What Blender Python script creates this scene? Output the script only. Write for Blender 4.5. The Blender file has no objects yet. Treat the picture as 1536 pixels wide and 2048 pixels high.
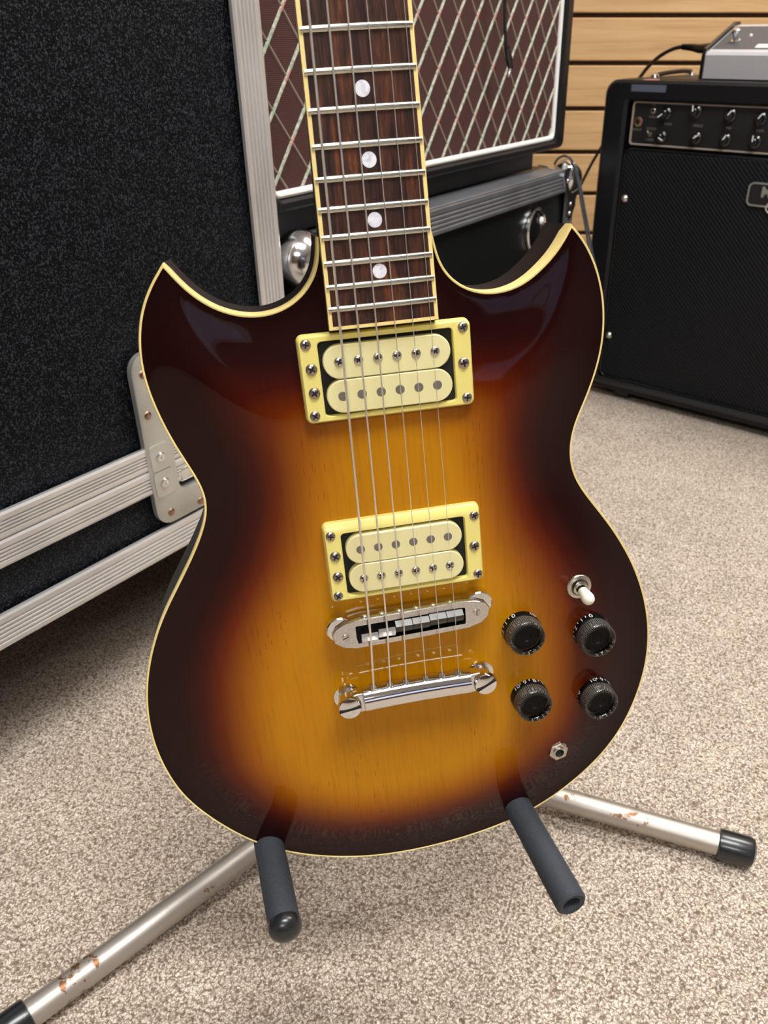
import bpy, bmesh, math, random
import numpy as np
from mathutils import Vector, Matrix
from mathutils.geometry import delaunay_2d_cdt
random.seed(4)
PI = math.pi
CAMH = 0.650            # camera height above the carpet, metres
sc = bpy.context.scene
COL = sc.collection

# ------------------------------------------------------------------ camera
cam_d = bpy.data.cameras.new('camera'); cam = bpy.data.objects.new('camera', cam_d); COL.objects.link(cam)
cam.location = (0, 0, CAMH)
cam.rotation_euler = (math.radians(90 - 30.61), 0, 0)
cam_d.sensor_fit = 'AUTO'; cam_d.sensor_width = 36.0
cam_d.lens = 1648.0 / 2048.0 * 36.0
cam_d.shift_x = -81.0 / 2048.0
cam_d.shift_y = 36.0 / 2048.0
cam_d.clip_start = 0.01; cam_d.clip_end = 50
cam_d.dof.use_dof = True; cam_d.dof.focus_distance = 0.50; cam_d.dof.aperture_fstop = 17.0
sc.camera = cam

# ------------------------------------------------------------------ world, exposure
sc.view_settings.view_transform = 'Standard'; sc.view_settings.look = 'None'
sc.view_settings.gamma = 1.0; sc.view_settings.use_curve_mapping = False
sc.view_settings.exposure = 0.16
world = bpy.data.worlds.new('world'); sc.world = world; world.use_nodes = True
world.node_tree.nodes['Background'].inputs[0].default_value = (0.9, 0.93, 1.0, 1)
world.node_tree.nodes['Background'].inputs[1].default_value = 0.25
LAMP = 25.0             # emission strength of the ceiling troffers
# (x, y) centres of the ceiling troffers (metres), each 1.2 x 0.6 m, ceiling at 2.6 m
TROFFERS = [(0.35, -0.15), (1.3, 1.3), (-0.1, -2.7)]
CEIL = 2.6

# ------------------------------------------------------------------ node helpers
def newmat(name):
    m = bpy.data.materials.new(name); m.use_nodes = True
    nt = m.node_tree
    return m, nt, nt.nodes['Principled BSDF']
def simple(name, col, rough=0.5, metal=0.0, coat=0.0, spec=0.5, coat_rough=0.05):
    m, nt, b = newmat(name)
    b.inputs['Base Color'].default_value = (*col, 1)
    b.inputs['Roughness'].default_value = rough
    b.inputs['Metallic'].default_value = metal
    b.inputs['Coat Weight'].default_value = coat
    b.inputs['Coat Roughness'].default_value = coat_rough
    b.inputs['Specular IOR Level'].default_value = spec
    return m
def N(nt, t, **kw):
    n = nt.nodes.new(t)
    for k, v in kw.items():
        if k in n.inputs: n.inputs[k].default_value = v
        else: setattr(n, k, v)
    return n
def ramp(nt, fac, stops, interp='LINEAR'):
    r = nt.nodes.new('ShaderNodeValToRGB'); cr = r.color_ramp; cr.interpolation = interp
    while len(cr.elements) > 1: cr.elements.remove(cr.elements[-1])
    cr.elements[0].position = stops[0][0]; cr.elements[0].color = (*stops[0][1], 1)
    for p_, c_ in stops[1:]:
        e = cr.elements.new(p_); e.color = (*c_, 1)
    nt.links.new(fac, r.inputs[0])
    return r.outputs[0]
def coords(nt, scale=(1, 1, 1), rot=(0, 0, 0)):
    tc = nt.nodes.new('ShaderNodeTexCoord'); mp = nt.nodes.new('ShaderNodeMapping')
    mp.inputs['Scale'].default_value = scale; mp.inputs['Rotation'].default_value = rot
    nt.links.new(tc.outputs['Object'], mp.inputs[0]); return mp.outputs[0]
def noise(nt, vec, scale, detail=3.0, rough=0.55, dist=0.0):
    n = N(nt, 'ShaderNodeTexNoise', Scale=scale, Detail=detail, Roughness=rough, Distortion=dist)
    nt.links.new(vec, n.inputs['Vector']); return n.outputs['Fac']
def bump(nt, b, h, strength, dist):
    n = N(nt, 'ShaderNodeBump', Strength=strength, Distance=dist)
    nt.links.new(h, n.inputs['Height']); nt.links.new(n.outputs[0], b.inputs['Normal'])
def mixc(nt, fac, a, b, mode='MIX'):
    n = nt.nodes.new('ShaderNodeMix'); n.data_type = 'RGBA'; n.blend_type = mode
    for s, v in ((n.inputs[0], fac), (n.inputs[6], a), (n.inputs[7], b)):
        if isinstance(v, (tuple, list)): s.default_value = (*v, 1)
        elif isinstance(v, (int, float)): s.default_value = v
        else: nt.links.new(v, s)
    return n.outputs[2]
def math_(nt, op, a, b=None):
    n = nt.nodes.new('ShaderNodeMath'); n.operation = op
    for i, v in enumerate((a, b)):
        if v is None: continue
        if isinstance(v, (int, float)): n.inputs[i].default_value = v
        else: nt.links.new(v, n.inputs[i])
    return n.outputs[0]

# ------------------------------------------------------------------ materials
M = {}
def mk_carpet():
    m, nt, b = newmat('berber_carpet')
    v = coords(nt)
    n1 = N(nt, 'ShaderNodeTexNoise', Scale=240.0, Detail=2.0); nt.links.new(v, n1.inputs['Vector'])
    off = nt.nodes.new('ShaderNodeVectorMath'); off.operation = 'SCALE'; off.inputs['Scale'].default_value = 0.0075
    nt.links.new(n1.outputs['Color'], off.inputs[0])
    add = nt.nodes.new('ShaderNodeVectorMath'); add.operation = 'ADD'
    nt.links.new(v, add.inputs[0]); nt.links.new(off.outputs[0], add.inputs[1])
    vo = N(nt, 'ShaderNodeTexVoronoi', Scale=440.0); vo.feature = 'SMOOTH_F1'; vo.inputs['Smoothness'].default_value = 0.35; nt.links.new(add.outputs[0], vo.inputs['Vector'])
    big = noise(nt, v, 14.0, 4.0)
    base = ramp(nt, vo.outputs['Distance'], [(0.0, (0.90, 0.825, 0.73)), (0.27, (0.76, 0.675, 0.58)), (0.50, (0.44, 0.37, 0.305)), (0.78, (0.19, 0.148, 0.115))])
    sepx = nt.nodes.new('ShaderNodeSeparateColor'); nt.links.new(vo.outputs['Color'], sepx.inputs[0])
    tint = ramp(nt, sepx.outputs[0], [(0.0, (0.66, 0.60, 0.55)), (0.3, (0.95, 0.93, 0.9)), (0.75, (1.0, 1.0, 0.98)), (1.0, (1.12, 1.12, 1.1))])
    c = mixc(nt, 1.0, base, tint, 'MULTIPLY')
    c = mixc(nt, 0.6, c, ramp(nt, big, [(0.3, (0.82, 0.8, 0.78)), (0.7, (1.08, 1.07, 1.05))]), 'MULTIPLY')
    nt.links.new(c, b.inputs['Base Color']); b.inputs['Roughness'].default_value = 0.95
    b.inputs['Specular IOR Level'].default_value = 0.15
    inv = math_(nt, 'SUBTRACT', 1.0, vo.outputs['Distance'])
    bump(nt, b, inv, 0.7, 0.0015)
    return m
def mk_slat():
    m, nt, b = newmat('slat_wood')
    v = coords(nt, (1.6, 1.6, 30))
    n = noise(nt, v, 1.5, 6.0, 0.65, 0.6)
    c = ramp(nt, n, [(0.3, (0.50, 0.30, 0.13)), (0.55, (0.64, 0.405, 0.19)), (0.75, (0.70, 0.47, 0.24))])
    v2 = coords(nt, (6, 6, 260)); n2 = noise(nt, v2, 1.2, 3.0)
    c = mixc(nt, 0.35, c, ramp(nt, n2, [(0.35, (0.72, 0.66, 0.58)), (0.6, (1.05, 1.04, 1.02))]), 'MULTIPLY')
    nt.links.new(c, b.inputs['Base Color']); b.inputs['Roughness'].default_value = 0.45
    return m
def mk_texture_black(name, col, scale, strength, rough, dist=0.0006, spec=0.5, fleck=(0.05, 0.055, 0.065)):
    m, nt, b = newmat(name)
    v = coords(nt); n = noise(nt, v, scale, 3.0, 0.65)
    n2 = noise(nt, v, scale * 0.9, 1.0)
    c = ramp(nt, n2, [(0.5, col), (0.72, fleck)])
    nt.links.new(c, b.inputs['Base Color'])
    b.inputs['Roughness'].default_value = rough; b.inputs['Specular IOR Level'].default_value = spec
    bump(nt, b, n, strength, dist); return m
def mk_amp_grille():
    m, nt, b = newmat('amp_grille_weave')
    v = coords(nt)
    w = N(nt, 'ShaderNodeTexWave', Scale=75.0, Distortion=0.4); w.wave_type = 'BANDS'; w.bands_direction = 'DIAGONAL'
    nt.links.new(v, w.inputs['Vector'])
    v2 = coords(nt); v2n = N(nt, 'ShaderNodeTexVoronoi', Scale=330.0); nt.links.new(v2, v2n.inputs['Vector'])
    h = math_(nt, 'ADD', w.outputs['Fac'], math_(nt, 'MULTIPLY', v2n.outputs['Distance'], 0.5))
    c = ramp(nt, h, [(0.2, (0.001, 0.0012, 0.0016)), (1.1, (0.010, 0.0112, 0.014))])
    nt.links.new(c, b.inputs['Base Color']); b.inputs['Roughness'].default_value = 0.55
    b.inputs['Specular IOR Level'].default_value = 0.2
    bump(nt, b, h, 0.7, 0.001); return m
def mk_vox_cloth():
    m, nt, b = newmat('oxblood_cloth')
    v = coords(nt, (1, 1, 1)); w = N(nt, 'ShaderNodeTexWave', Scale=160.0, Distortion=0.6); w.bands_direction = 'Z'
    nt.links.new(v, w.inputs['Vector'])
    c = ramp(nt, w.outputs['Fac'], [(0.0, (0.026, 0.006, 0.005)), (1.0, (0.070, 0.018, 0.014))])
    nt.links.new(c, b.inputs['Base Color']); b.inputs['Roughness'].default_value = 0.8
    bump(nt, b, w.outputs['Fac'], 0.3, 0.0005); return m
def mk_cord():
    m, nt, b = newmat('diamond_cord')
    v = coords(nt); n = noise(nt, v, 260.0, 2.0)
    c = ramp(nt, n, [(0.3, (0.17, 0.19, 0.13)), (0.5, (0.36, 0.36, 0.28)), (0.7, (0.5, 0.5, 0.42))])
    nt.links.new(c, b.inputs['Base Color']); b.inputs['Roughness'].default_value = 0.7
    return m
def mk_alu(name, c0, c1, rough):
    m, nt, b = newmat(name)
    v = coords(nt); n = noise(nt, v, 14.0, 2.0, 0.5)
    nt.links.new(ramp(nt, n, [(0.3, c0), (0.7, c1)]), b.inputs['Base Color'])
    b.inputs['Metallic'].default_value = 0.75; b.inputs['Roughness'].default_value = rough; return m
def mk_chrome(name, rough=0.06, col=(0.78, 0.79, 0.80), pit=0.0):
    m, nt, b = newmat(name)
    b.inputs['Base Color'].default_value = (*col, 1); b.inputs['Metallic'].default_value = 1.0
    b.inputs['Roughness'].default_value = rough
    if pit:
        v = coords(nt); n = noise(nt, v, 900.0, 4.0, 0.7)
        nt.links.new(ramp(nt, n, [(0.35, tuple(x * 0.75 for x in col)), (0.6, col)]), b.inputs['Base Color'])
        bump(nt, b, n, pit, 0.0004)
    return m
def mk_sunburst():
    m, nt, b = newmat('sunburst_finish')
    at = nt.nodes.new('ShaderNodeAttribute'); at.attribute_name = 'burst'
    v = coords(nt, (60, 2.5, 1)); g = noise(nt, v, 9.0, 5.0, 0.6, 0.25)
    v3 = coords(nt, (1, 1, 1)); cl = noise(nt, v3, 9.0, 3.0, 0.5)
    u = math_(nt, 'ADD', at.outputs['Fac'], math_(nt, 'MULTIPLY', math_(nt, 'SUBTRACT', cl, 0.5), 0.10))
    c = ramp(nt, u, [(0.0, (0.009, 0.0018, 0.0020)), (0.26, (0.015, 0.0020, 0.0018)), (0.42, (0.042, 0.0040, 0.0016)),
                     (0.56, (0.115, 0.016, 0.0014)), (0.72, (0.25, 0.068, 0.0013)), (0.88, (0.40, 0.145, 0.0012)), (1.0, (0.48, 0.20, 0.0015))])
    c = mixc(nt, 0.5, c, ramp(nt, g, [(0.25, (0.72, 0.62, 0.5)), (0.5, (1, 1, 1)), (0.8, (1.12, 1.1, 1.05))]), 'MULTIPLY')
    # short reddish pores of the maple / spruce grain
    v4 = coords(nt, (650, 62, 1)); pz = N(nt, 'ShaderNodeTexVoronoi', Scale=1.0); nt.links.new(v4, pz.inputs['Vector'])
    pn = noise(nt, coords(nt, (25, 8, 1)), 1.0, 2.0)
    pm = math_(nt, 'MULTIPLY', math_(nt, 'LESS_THAN', pz.outputs['Distance'], 0.17), math_(nt, 'GREATER_THAN', pn, 0.57))
    pm = math_(nt, 'MULTIPLY', pm, math_(nt, 'GREATER_THAN', at.outputs['Fac'], 0.66))
    c = mixc(nt, math_(nt, 'MULTIPLY', pm, 0.45), c, (0.13, 0.02, 0.002))
    nt.links.new(c, b.inputs['Base Color'])
    b.inputs['Roughness'].default_value = 0.42; b.inputs['Specular IOR Level'].default_value = 0.03
    b.inputs['Coat Weight'].default_value = 0.42; b.inputs['Coat Roughness'].default_value = 0.015; b.inputs['Coat IOR'].default_value = 1.47
    return m
def mk_side_wood():
    m, nt, b = newmat('dark_stained_mahogany')
    v = coords(nt); n = noise(nt, v, 600.0, 4.0, 0.7); 
    c = ramp(nt, n, [(0.40, (0.0025, 0.0008, 0.0008)), (0.6, (0.010, 0.003, 0.002)), (0.78, (0.06, 0.035, 0.03))])
    nt.links.new(c, b.inputs['Base Color']); b.inputs['Roughness'].default_value = 0.45
    b.inputs['Specular IOR Level'].default_value = 0.25; return m
def mk_rosewood():
    m, nt, b = newmat('rosewood')
    v = coords(nt, (26, 2.6, 6), (0, 0, 0.06)); n = noise(nt, v, 5.0, 8.0, 0.7, 1.4)
    c = ramp(nt, n, [(0.30, (0.010, 0.005, 0.004)), (0.44, (0.030, 0.012, 0.009)), (0.55, (0.075, 0.026, 0.014)), (0.66, (0.20, 0.058, 0.016)), (0.8, (0.05, 0.02, 0.012))])
    b.inputs['Specular IOR Level'].default_value = 0.25
    v2 = coords(nt, (300, 14, 20)); n2 = noise(nt, v2, 3.0, 4.0, 0.7)
    c = mixc(nt, 0.8, c, ramp(nt, n2, [(0.35, (0.35, 0.3, 0.3)), (0.55, (1, 1, 1))]), 'MULTIPLY')
    nt.links.new(c, b.inputs['Base Color']); b.inputs['Roughness'].default_value = 0.5
    bump(nt, b, n2, 0.25, 0.0004); return m
def mk_pearl():
    m, nt, b = newmat('pearl')
    v = coords(nt); n = noise(nt, v, 300.0, 3.0, 0.5, 1.0)
    nt.links.new(ramp(nt, n, [(0.3, (0.55, 0.56, 0.66)), (0.6, (0.82, 0.82, 0.86))]), b.inputs['Base Color'])
    b.inputs['Roughness'].default_value = 0.2; return m
def mk_shell():
    m, nt, b = newmat('clear_acrylic')
    nt.nodes.remove(b); out = nt.nodes['Material Output']
    tr = nt.nodes.new('ShaderNodeBsdfTransparent'); gl = N(nt, 'ShaderNodeBsdfGlossy', Roughness=0.08)
    fr = N(nt, 'ShaderNodeFresnel', IOR=1.45); mx = nt.nodes.new('ShaderNodeMixShader')
    nt.links.new(fr.outputs[0], mx.inputs[0]); nt.links.new(tr.outputs[0], mx.inputs[1]); nt.links.new(gl.outputs[0], mx.inputs[2])
    nt.links.new(mx.outputs[0], out.inputs[0]); tr.inputs[0].default_value = (0.9, 0.9, 0.88, 1); return m
def mk_leg():
    m, nt, b = newmat('worn_satin_steel')
    v = coords(nt); n = noise(nt, v, 55.0, 5.0, 0.7); n2 = noise(nt, v, 11.0, 1.0)
    n = math_(nt, 'ADD', n, math_(nt, 'MULTIPLY', math_(nt, 'SUBTRACT', n2, 0.5), 0.5))
    c = ramp(nt, n, [(0.0, (0.54, 0.50, 0.45)), (0.645, (0.46, 0.42, 0.37)), (0.67, (0.22, 0.10, 0.05)), (0.9, (0.16, 0.07, 0.04))])
    nt.links.new(c, b.inputs['Base Color']); b.inputs['Metallic'].default_value = 0.8; b.inputs['Roughness'].default_value = 0.44
    return m
M['carpet'] = mk_carpet(); M['slat'] = mk_slat()
M['slot'] = simple('slot_dark', (0.05, 0.022, 0.008), 0.8)
M['case_panel'] = mk_texture_black('case_panel_black', (0.0018, 0.0024, 0.0036), 680.0, 1.0, 0.42, 0.0008, 0.10, (0.046, 0.051, 0.062))
M['case_panel2'] = simple('smooth_black_laminate', (0.004, 0.005, 0.005), 0.35)
M['tolex'] = mk_texture_black('black_tolex', (0.0035, 0.0042, 0.006), 900.0, 0.35, 0.42, 0.0005, 0.35, (0.007, 0.008, 0.011))
M['cord_dim'] = simple('dim_cord', (0.27, 0.22, 0.17), 0.7); M['amp_grille'] = mk_amp_grille(); M['vox_cloth'] = mk_vox_cloth(); M['cord'] = mk_cord()
M['red_cord'] = simple('red_cord', (0.36, 0.15, 0.12), 0.7); M['green_cord'] = simple('green_cord', (0.26, 0.34, 0.24), 0.7)
M['alu'] = mk_alu('aluminium', (0.72, 0.71, 0.70), (0.82, 0.81, 0.80), 0.34)
M['alu2'] = mk_alu('dull_aluminium', (0.22, 0.23, 0.25), (0.30, 0.31, 0.33), 0.42)
M['zinc'] = mk_alu('zinc_plate', (0.52, 0.53, 0.49), (0.68, 0.69, 0.65), 0.34)
M['steel_bright'] = mk_chrome('bright_steel', 0.16)
M['chrome'] = mk_chrome('chrome', 0.07); M['chrome_pit'] = mk_chrome('pitted_chrome', 0.16, (0.70, 0.70, 0.70), 0.05)
M['nickel'] = mk_chrome('nickel', 0.22, (0.58, 0.55, 0.50)); M['screw'] = mk_chrome('aged_screw', 0.28, (0.42, 0.36, 0.33))
M['fret'] = mk_chrome('fret_wire', 0.24, (0.56, 0.55, 0.46)); M['string'] = mk_chrome('string_steel', 0.35, (0.90, 0.88, 0.85))
M['pole'] = simple('pole_slug', (0.24, 0.22, 0.19), 0.4, 0.6)
M['burst'] = mk_sunburst(); M['side'] = mk_side_wood(); M['rosewood'] = mk_rosewood(); M['pearl'] = mk_pearl()
M['binding'] = simple('aged_cream_binding', (0.88, 0.70, 0.28), 0.3, 0, 0.4)
M['ring'] = simple('cream_plastic', (0.80, 0.70, 0.21), 0.3, 0, 0.3)
M['bobbin'] = simple('pale_cream_plastic', (0.76, 0.70, 0.36), 0.35)
M['black'] = simple('gloss_black', (0.006, 0.006, 0.006), 0.2, 0, 0.3)
M['matte'] = simple('matte_black', (0.006, 0.006, 0.007), 0.6)
M['rubber'] = mk_texture_black('foam_rubber', (0.032, 0.038, 0.047), 700.0, 0.35, 0.7, 0.0004, 0.4, (0.04, 0.047, 0.056))
M['cap'] = simple('rubber_cap', (0.010, 0.012, 0.014), 0.3, 0, 0.2)
M['recess'] = simple('recess_black', (0.002, 0.002, 0.002), 0.7)
M['white_piping'] = simple('white_piping', (0.80, 0.80, 0.76), 0.3)
M['trim_gray'] = simple('cream_grey_trim', (0.36, 0.30, 0.25), 0.5)
M['white'] = simple('white_print', (0.8, 0.8, 0.78), 0.5); M['dim_print'] = simple('faded_print', (0.16, 0.14, 0.12), 0.6)
M['knob_core'] = simple('knob_black', (0.003, 0.003, 0.003), 0.35, 0, 0.0, 0.15); M['shell'] = mk_shell()
M['rib'] = simple('knob_rib', (0.085, 0.08, 0.07), 0.35)
M['tip'] = simple('ivory_tip', (0.80, 0.78, 0.66), 0.35); M['brass'] = mk_chrome('aged_brass', 0.3, (0.45, 0.28, 0.20))
M['leg'] = mk_leg(); M['pink'] = simple('pink_sticker', (0.60, 0.24, 0.22), 0.6)
M['panel_gray'] = simple('pedal_gray', (0.065, 0.068, 0.072), 0.45); M['pedal_metal'] = simple('brushed_silver', (0.56, 0.55, 0.56), 0.35, 0.2)
M['plaster'] = simple('off_white_plaster', (0.42, 0.38, 0.34), 0.9); M['ceil'] = simple('ceiling_tile', (0.62, 0.62, 0.60), 0.9)
M['gloss_strip'] = simple('gloss_reflection', (0.10, 0.12, 0.16), 0.25)
M['vinyl'] = simple('grey_vinyl', (0.06, 0.065, 0.075), 0.2)
M['saddle_shaded'] = mk_chrome('shaded_saddle', 0.3, (0.10, 0.10, 0.095))  # saddle metal darkened in colour where the first two catch a bright reflection
M['scratch'] = simple('scratch_residue', (0.55, 0.40, 0.16), 0.5)
m, nt, b = newmat('lamp_diffuser'); b.inputs['Emission Color'].default_value = (1.0, 0.99, 0.985, 1); b.inputs['Emission Strength'].default_value = LAMP
b.inputs['Base Color'].default_value = (0.8, 0.8, 0.8, 1); M['lamp'] = m
m, nt, b = newmat('daylight_pane'); b.inputs['Emission Color'].default_value = (0.25, 0.45, 1.0, 1); b.inputs['Emission Strength'].default_value = 0.6; M['day'] = m

# ------------------------------------------------------------------ object helpers
def link(name, me, mats, parent=None):
    o = bpy.data.objects.new(name, me); COL.objects.link(o)
    if not isinstance(mats, (list, tuple)): mats = [mats]
    if not me.materials:
        for mm in mats: me.materials.append(mm)
    if parent is not None: o.parent = parent
    return o
def empty(name, mat=None, loc=None):
    o = bpy.data.objects.new(name, None); COL.objects.link(o); o.empty_display_size = 0.05
    if mat is not None: o.matrix_world = mat
    if loc is not None: o.location = loc
    return o
def tag(o, label=None, cat=None, group=None, kind=None):
    for k, v in (('label', label), ('category', cat), ('group', group), ('kind', kind)):
        if v: o[k] = v
    return o
class MB:
    """collects geometry through a point transform f; build() makes ONE mesh object"""
    def __init__(s, f=None): s.v = []; s.fc = []; s.mi = []; s.f = f or (lambda q: q); s.sm = []
    def add(s, vs, fs, mi=0, smooth=False):
        b0 = len(s.v); s.v += [tuple(s.f(q)) for q in vs]
        for q in fs: s.fc.append([b0 + i for i in q]); s.mi.append(mi); s.sm.append(smooth)
        return s
    def box(s, lo, hi, mi=0, bev=0.0):
        (x0, y0, z0), (x1, y1, z1) = lo, hi
        if bev <= 0:
            vs = [(x, y, z) for x in (x0, x1) for y in (y0, y1) for z in (z0, z1)]
            return s.add(vs, [(0, 1, 3, 2), (4, 6, 7, 5), (0, 4, 5, 1), (2, 3, 7, 6), (0, 2, 6, 4), (1, 5, 7, 3)], mi)
        bm = bmesh.new(); bmesh.ops.create_cube(bm, size=1.0)
        for v in bm.verts: v.co = ((x0 + x1) / 2 + v.co.x * (x1 - x0), (y0 + y1) / 2 + v.co.y * (y1 - y0), (z0 + z1) / 2 + v.co.z * (z1 - z0))
        bmesh.ops.bevel(bm, geom=bm.edges[:], offset=bev, segments=3, profile=0.5, affect='EDGES')
        bm.verts.index_update(); s.add([v.co[:] for v in bm.verts], [[v.index for v in f.verts] for f in bm.faces], mi, True); bm.free(); return s
    def loops(s, rings, close=True, cap0=False, cap1=False, mi=0, smooth=True):
        n = len(rings[0]); vs = [q for r in rings for q in r]; fs = []
        for k in range(len(rings) - 1):
            for i in range(n if close else n - 1):
                j = (i + 1) % n; fs.append((k * n + i, k * n + j, (k + 1) * n + j, (k + 1) * n + i))
        s.add(vs, fs, mi, smooth)
        b0 = len(s.v) - len(vs)
        for c, k in ((cap0, 0), (cap1, len(rings) - 1)):
            if c: s.fc.append([b0 + k * n + i for i in range(n)][::(-1 if k == 0 else 1)]); s.mi.append(mi); s.sm.append(False)
        return s
    def lathe(s, c, ax, prof, n=32, mi=0, rfun=None, caps=True, smooth=True):
        """prof: list of (radius, distance along ax)"""
        ax = Vector(ax).normalized(); u = ax.orthogonal().normalized(); w = ax.cross(u); c = Vector(c)
        rings = []
        for r, h in prof:
            ring = []
            for i in range(n):
                a = 2 * PI * i / n; rr = r if rfun is None else rfun(r, h, i)
                ring.append(tuple(c + ax * h + (u * math.cos(a) + w * math.sin(a)) * rr))
            rings.append(ring)
        return s.loops(rings, True, caps, caps, mi, smooth)
    def tube(s, pts, r, n=12, mi=0, caps=True):
        P_ = [Vector(q) for q in pts]; rings = []; up = None
        for i, q in enumerate(P_):
            d = (P_[min(i + 1, len(P_) - 1)] - P_[max(i - 1, 0)]).normalized()
            if up is None: up = d.orthogonal().normalized()
            up = (up - d * up.dot(d)).normalized(); w = d.cross(up)
            rr = r(i / (len(P_) - 1)) if callable(r) else r
            rings.append([tuple(q + (up * math.cos(2 * PI * k / n) + w * math.sin(2 * PI * k / n)) * rr) for k in range(n)])
        return s.loops(rings, True, caps, caps, mi, True)
    def build(s, name, mats, parent=None, sharp=35.0):
        me = bpy.data.meshes.new(name); me.from_pydata(s.v, [], s.fc)
        me.polygons.foreach_set('material_index', s.mi)
        me.polygons.foreach_set('use_smooth', s.sm)
        bm = bmesh.new(); bm.from_mesh(me); bmesh.ops.recalc_face_normals(bm, faces=bm.faces[:])
        for e in bm.edges:
            if len(e.link_faces) == 2 and e.calc_face_angle(0.0) > math.radians(sharp): e.smooth = False
        bm.to_mesh(me); bm.free(); me.update()
        return link(name, me, mats, parent)
def rrect(x0, y0, x1, y1, r, n=6):
    out = []
    for cx_, cy_, a0 in ((x1 - r, y1 - r, 0), (x0 + r, y1 - r, 90), (x0 + r, y0 + r, 180), (x1 - r, y0 + r, 270)):
        for k in range(n + 1):
            a = math.radians(a0 + 90 * k / n); out.append((cx_ + r * math.cos(a), cy_ + r * math.sin(a)))
    return out
def spline(pts, n=8):
    out = []
    P_ = [Vector(q) for q in pts]
    for i in range(len(P_) - 1):
        p0 = P_[max(i - 1, 0)]; p1 = P_[i]; p2 = P_[i + 1]; p3 = P_[min(i + 2, len(P_) - 1)]
        for k in range(n):
            u = k / n
            out.append(0.5 * ((2 * p1) + (p2 - p0) * u + (2 * p0 - 5 * p1 + 4 * p2 - p3) * u * u + (3 * p1 - p0 - 3 * p2 + p3) * u ** 3))
    out.append(P_[-1]); return [tuple(q) for q in out]
def frame(o, d, base_h=-650.0, k=1.0):
    """matrix of an upright thing: local x runs along its front, local y goes back, z up; mm -> m handled by mm()"""
    d = Vector((d[0], d[1], 0)).normalized(); n = Vector((-d.y, d.x, 0))
    m_ = Matrix((( d.x, n.x, 0, o[0] / 1000), (d.y, n.y, 0, o[1] / 1000), (0, 0, 1, (k * base_h + 650) / 1000), (0, 0, 0, 1)))
    return m_
def mmf(base_h=-650.0, k=1.0):
    """points in mm (heights measured from eye level 650 mm above the carpet) -> local metres; k = size of this thing"""
    return lambda q: (k * q[0] / 1000, k * q[1] / 1000, k * (q[2] - base_h) / 1000)
def text_mesh(s, size, ext=0.0, bold=0.0):
    cu = bpy.data.curves.new('lettering', 'FONT'); cu.body = s; cu.size = size; cu.align_x = 'CENTER'; cu.align_y = 'CENTER'; cu.extrude = ext; cu.offset = bold
    o = bpy.data.objects.new('lettering', cu); COL.objects.link(o)
    dg = bpy.context.evaluated_depsgraph_get(); me = bpy.data.meshes.new_from_object(o.evaluated_get(dg))
    vs = [v.co[:] for v in me.vertices]; fs = [list(q.vertices) for q in me.polygons]
    bpy.data.objects.remove(o); bpy.data.meshes.remove(me); return vs, fs

# ================================================================== THE ROOM
def room_box(name, lo, hi, mat, **kw):
    c = [(lo[i] + hi[i]) / 2 for i in range(3)]
    b_ = MB(lambda q: (q[0] - c[0], q[1] - c[1], q[2] - c[2])); b_.box(lo, hi)
    o = b_.build(name, mat); o.location = c; o['kind'] = 'structure'; return o
XL, XR, YN, YF = -2.3, 3.2, -4.0, 2.400
room_box('floor', (XL, YN, -0.05), (XR, YF + 0.1, 0.0), M['carpet'])
room_box('ceiling', (XL, YN, CEIL), (XR, YF + 0.1, CEIL + 0.05), M['ceil'])
room_box('wall_left', (XL - 0.1, YN, -0.05), (XL, YF + 0.1, CEIL + 0.05), M['plaster'])
room_box('wall_right', (XR, YN, -0.05), (XR + 0.1, YF + 0.1, CEIL + 0.05), M['plaster'])
room_box('wall_front', (XL - 0.1, YN - 0.1, -0.05), (XR + 0.1, YN, CEIL + 0.05), simple('brown_wall', (0.10, 0.05, 0.025), 0.8))
wall = room_box('wall_back', (XL - 0.1, YF, -0.05), (XR + 0.1, YF + 0.1, CEIL + 0.05), M['slot'])
PITCH = 0.1026; G0 = CAMH + 0.0575
k0 = math.floor((0.0 - G0) / PITCH); z = G0 + k0 * PITCH
slat_me = None; first_slat = None
while z < CEIL - 0.1:
    lo = z + 0.0052; hi = z + PITCH - 0.0052
    if lo < 0.0: z += PITCH; continue
    if slat_me is None:
        h = PITCH - 0.0104
        sb = MB()
        # profile in (y, z): bevelled front with lips
        prof = [(0.0, 0.0), (-0.010, 0.0), (-0.0125, 0.0022), (-0.0125, h - 0.0022), (-0.010, h), (0.0, h)]
        sb.loops([[(x, a, c) for a, c in prof] for x in (XL, XR)], True, True, True, 0, False)
        so = sb.build('slat', M['slat']); slat_me = so.data; so.parent = wall
        first_slat = so
    else:
        so = bpy.data.objects.new('slat', slat_me); COL.objects.link(so); so.parent = wall
    so.matrix_world = Matrix.Translation((0, YF, lo)); so.matrix_parent_inverse = Matrix.Identity(4)
    so.location = Vector((0, YF, lo)) - wall.location
    z += PITCH
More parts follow.
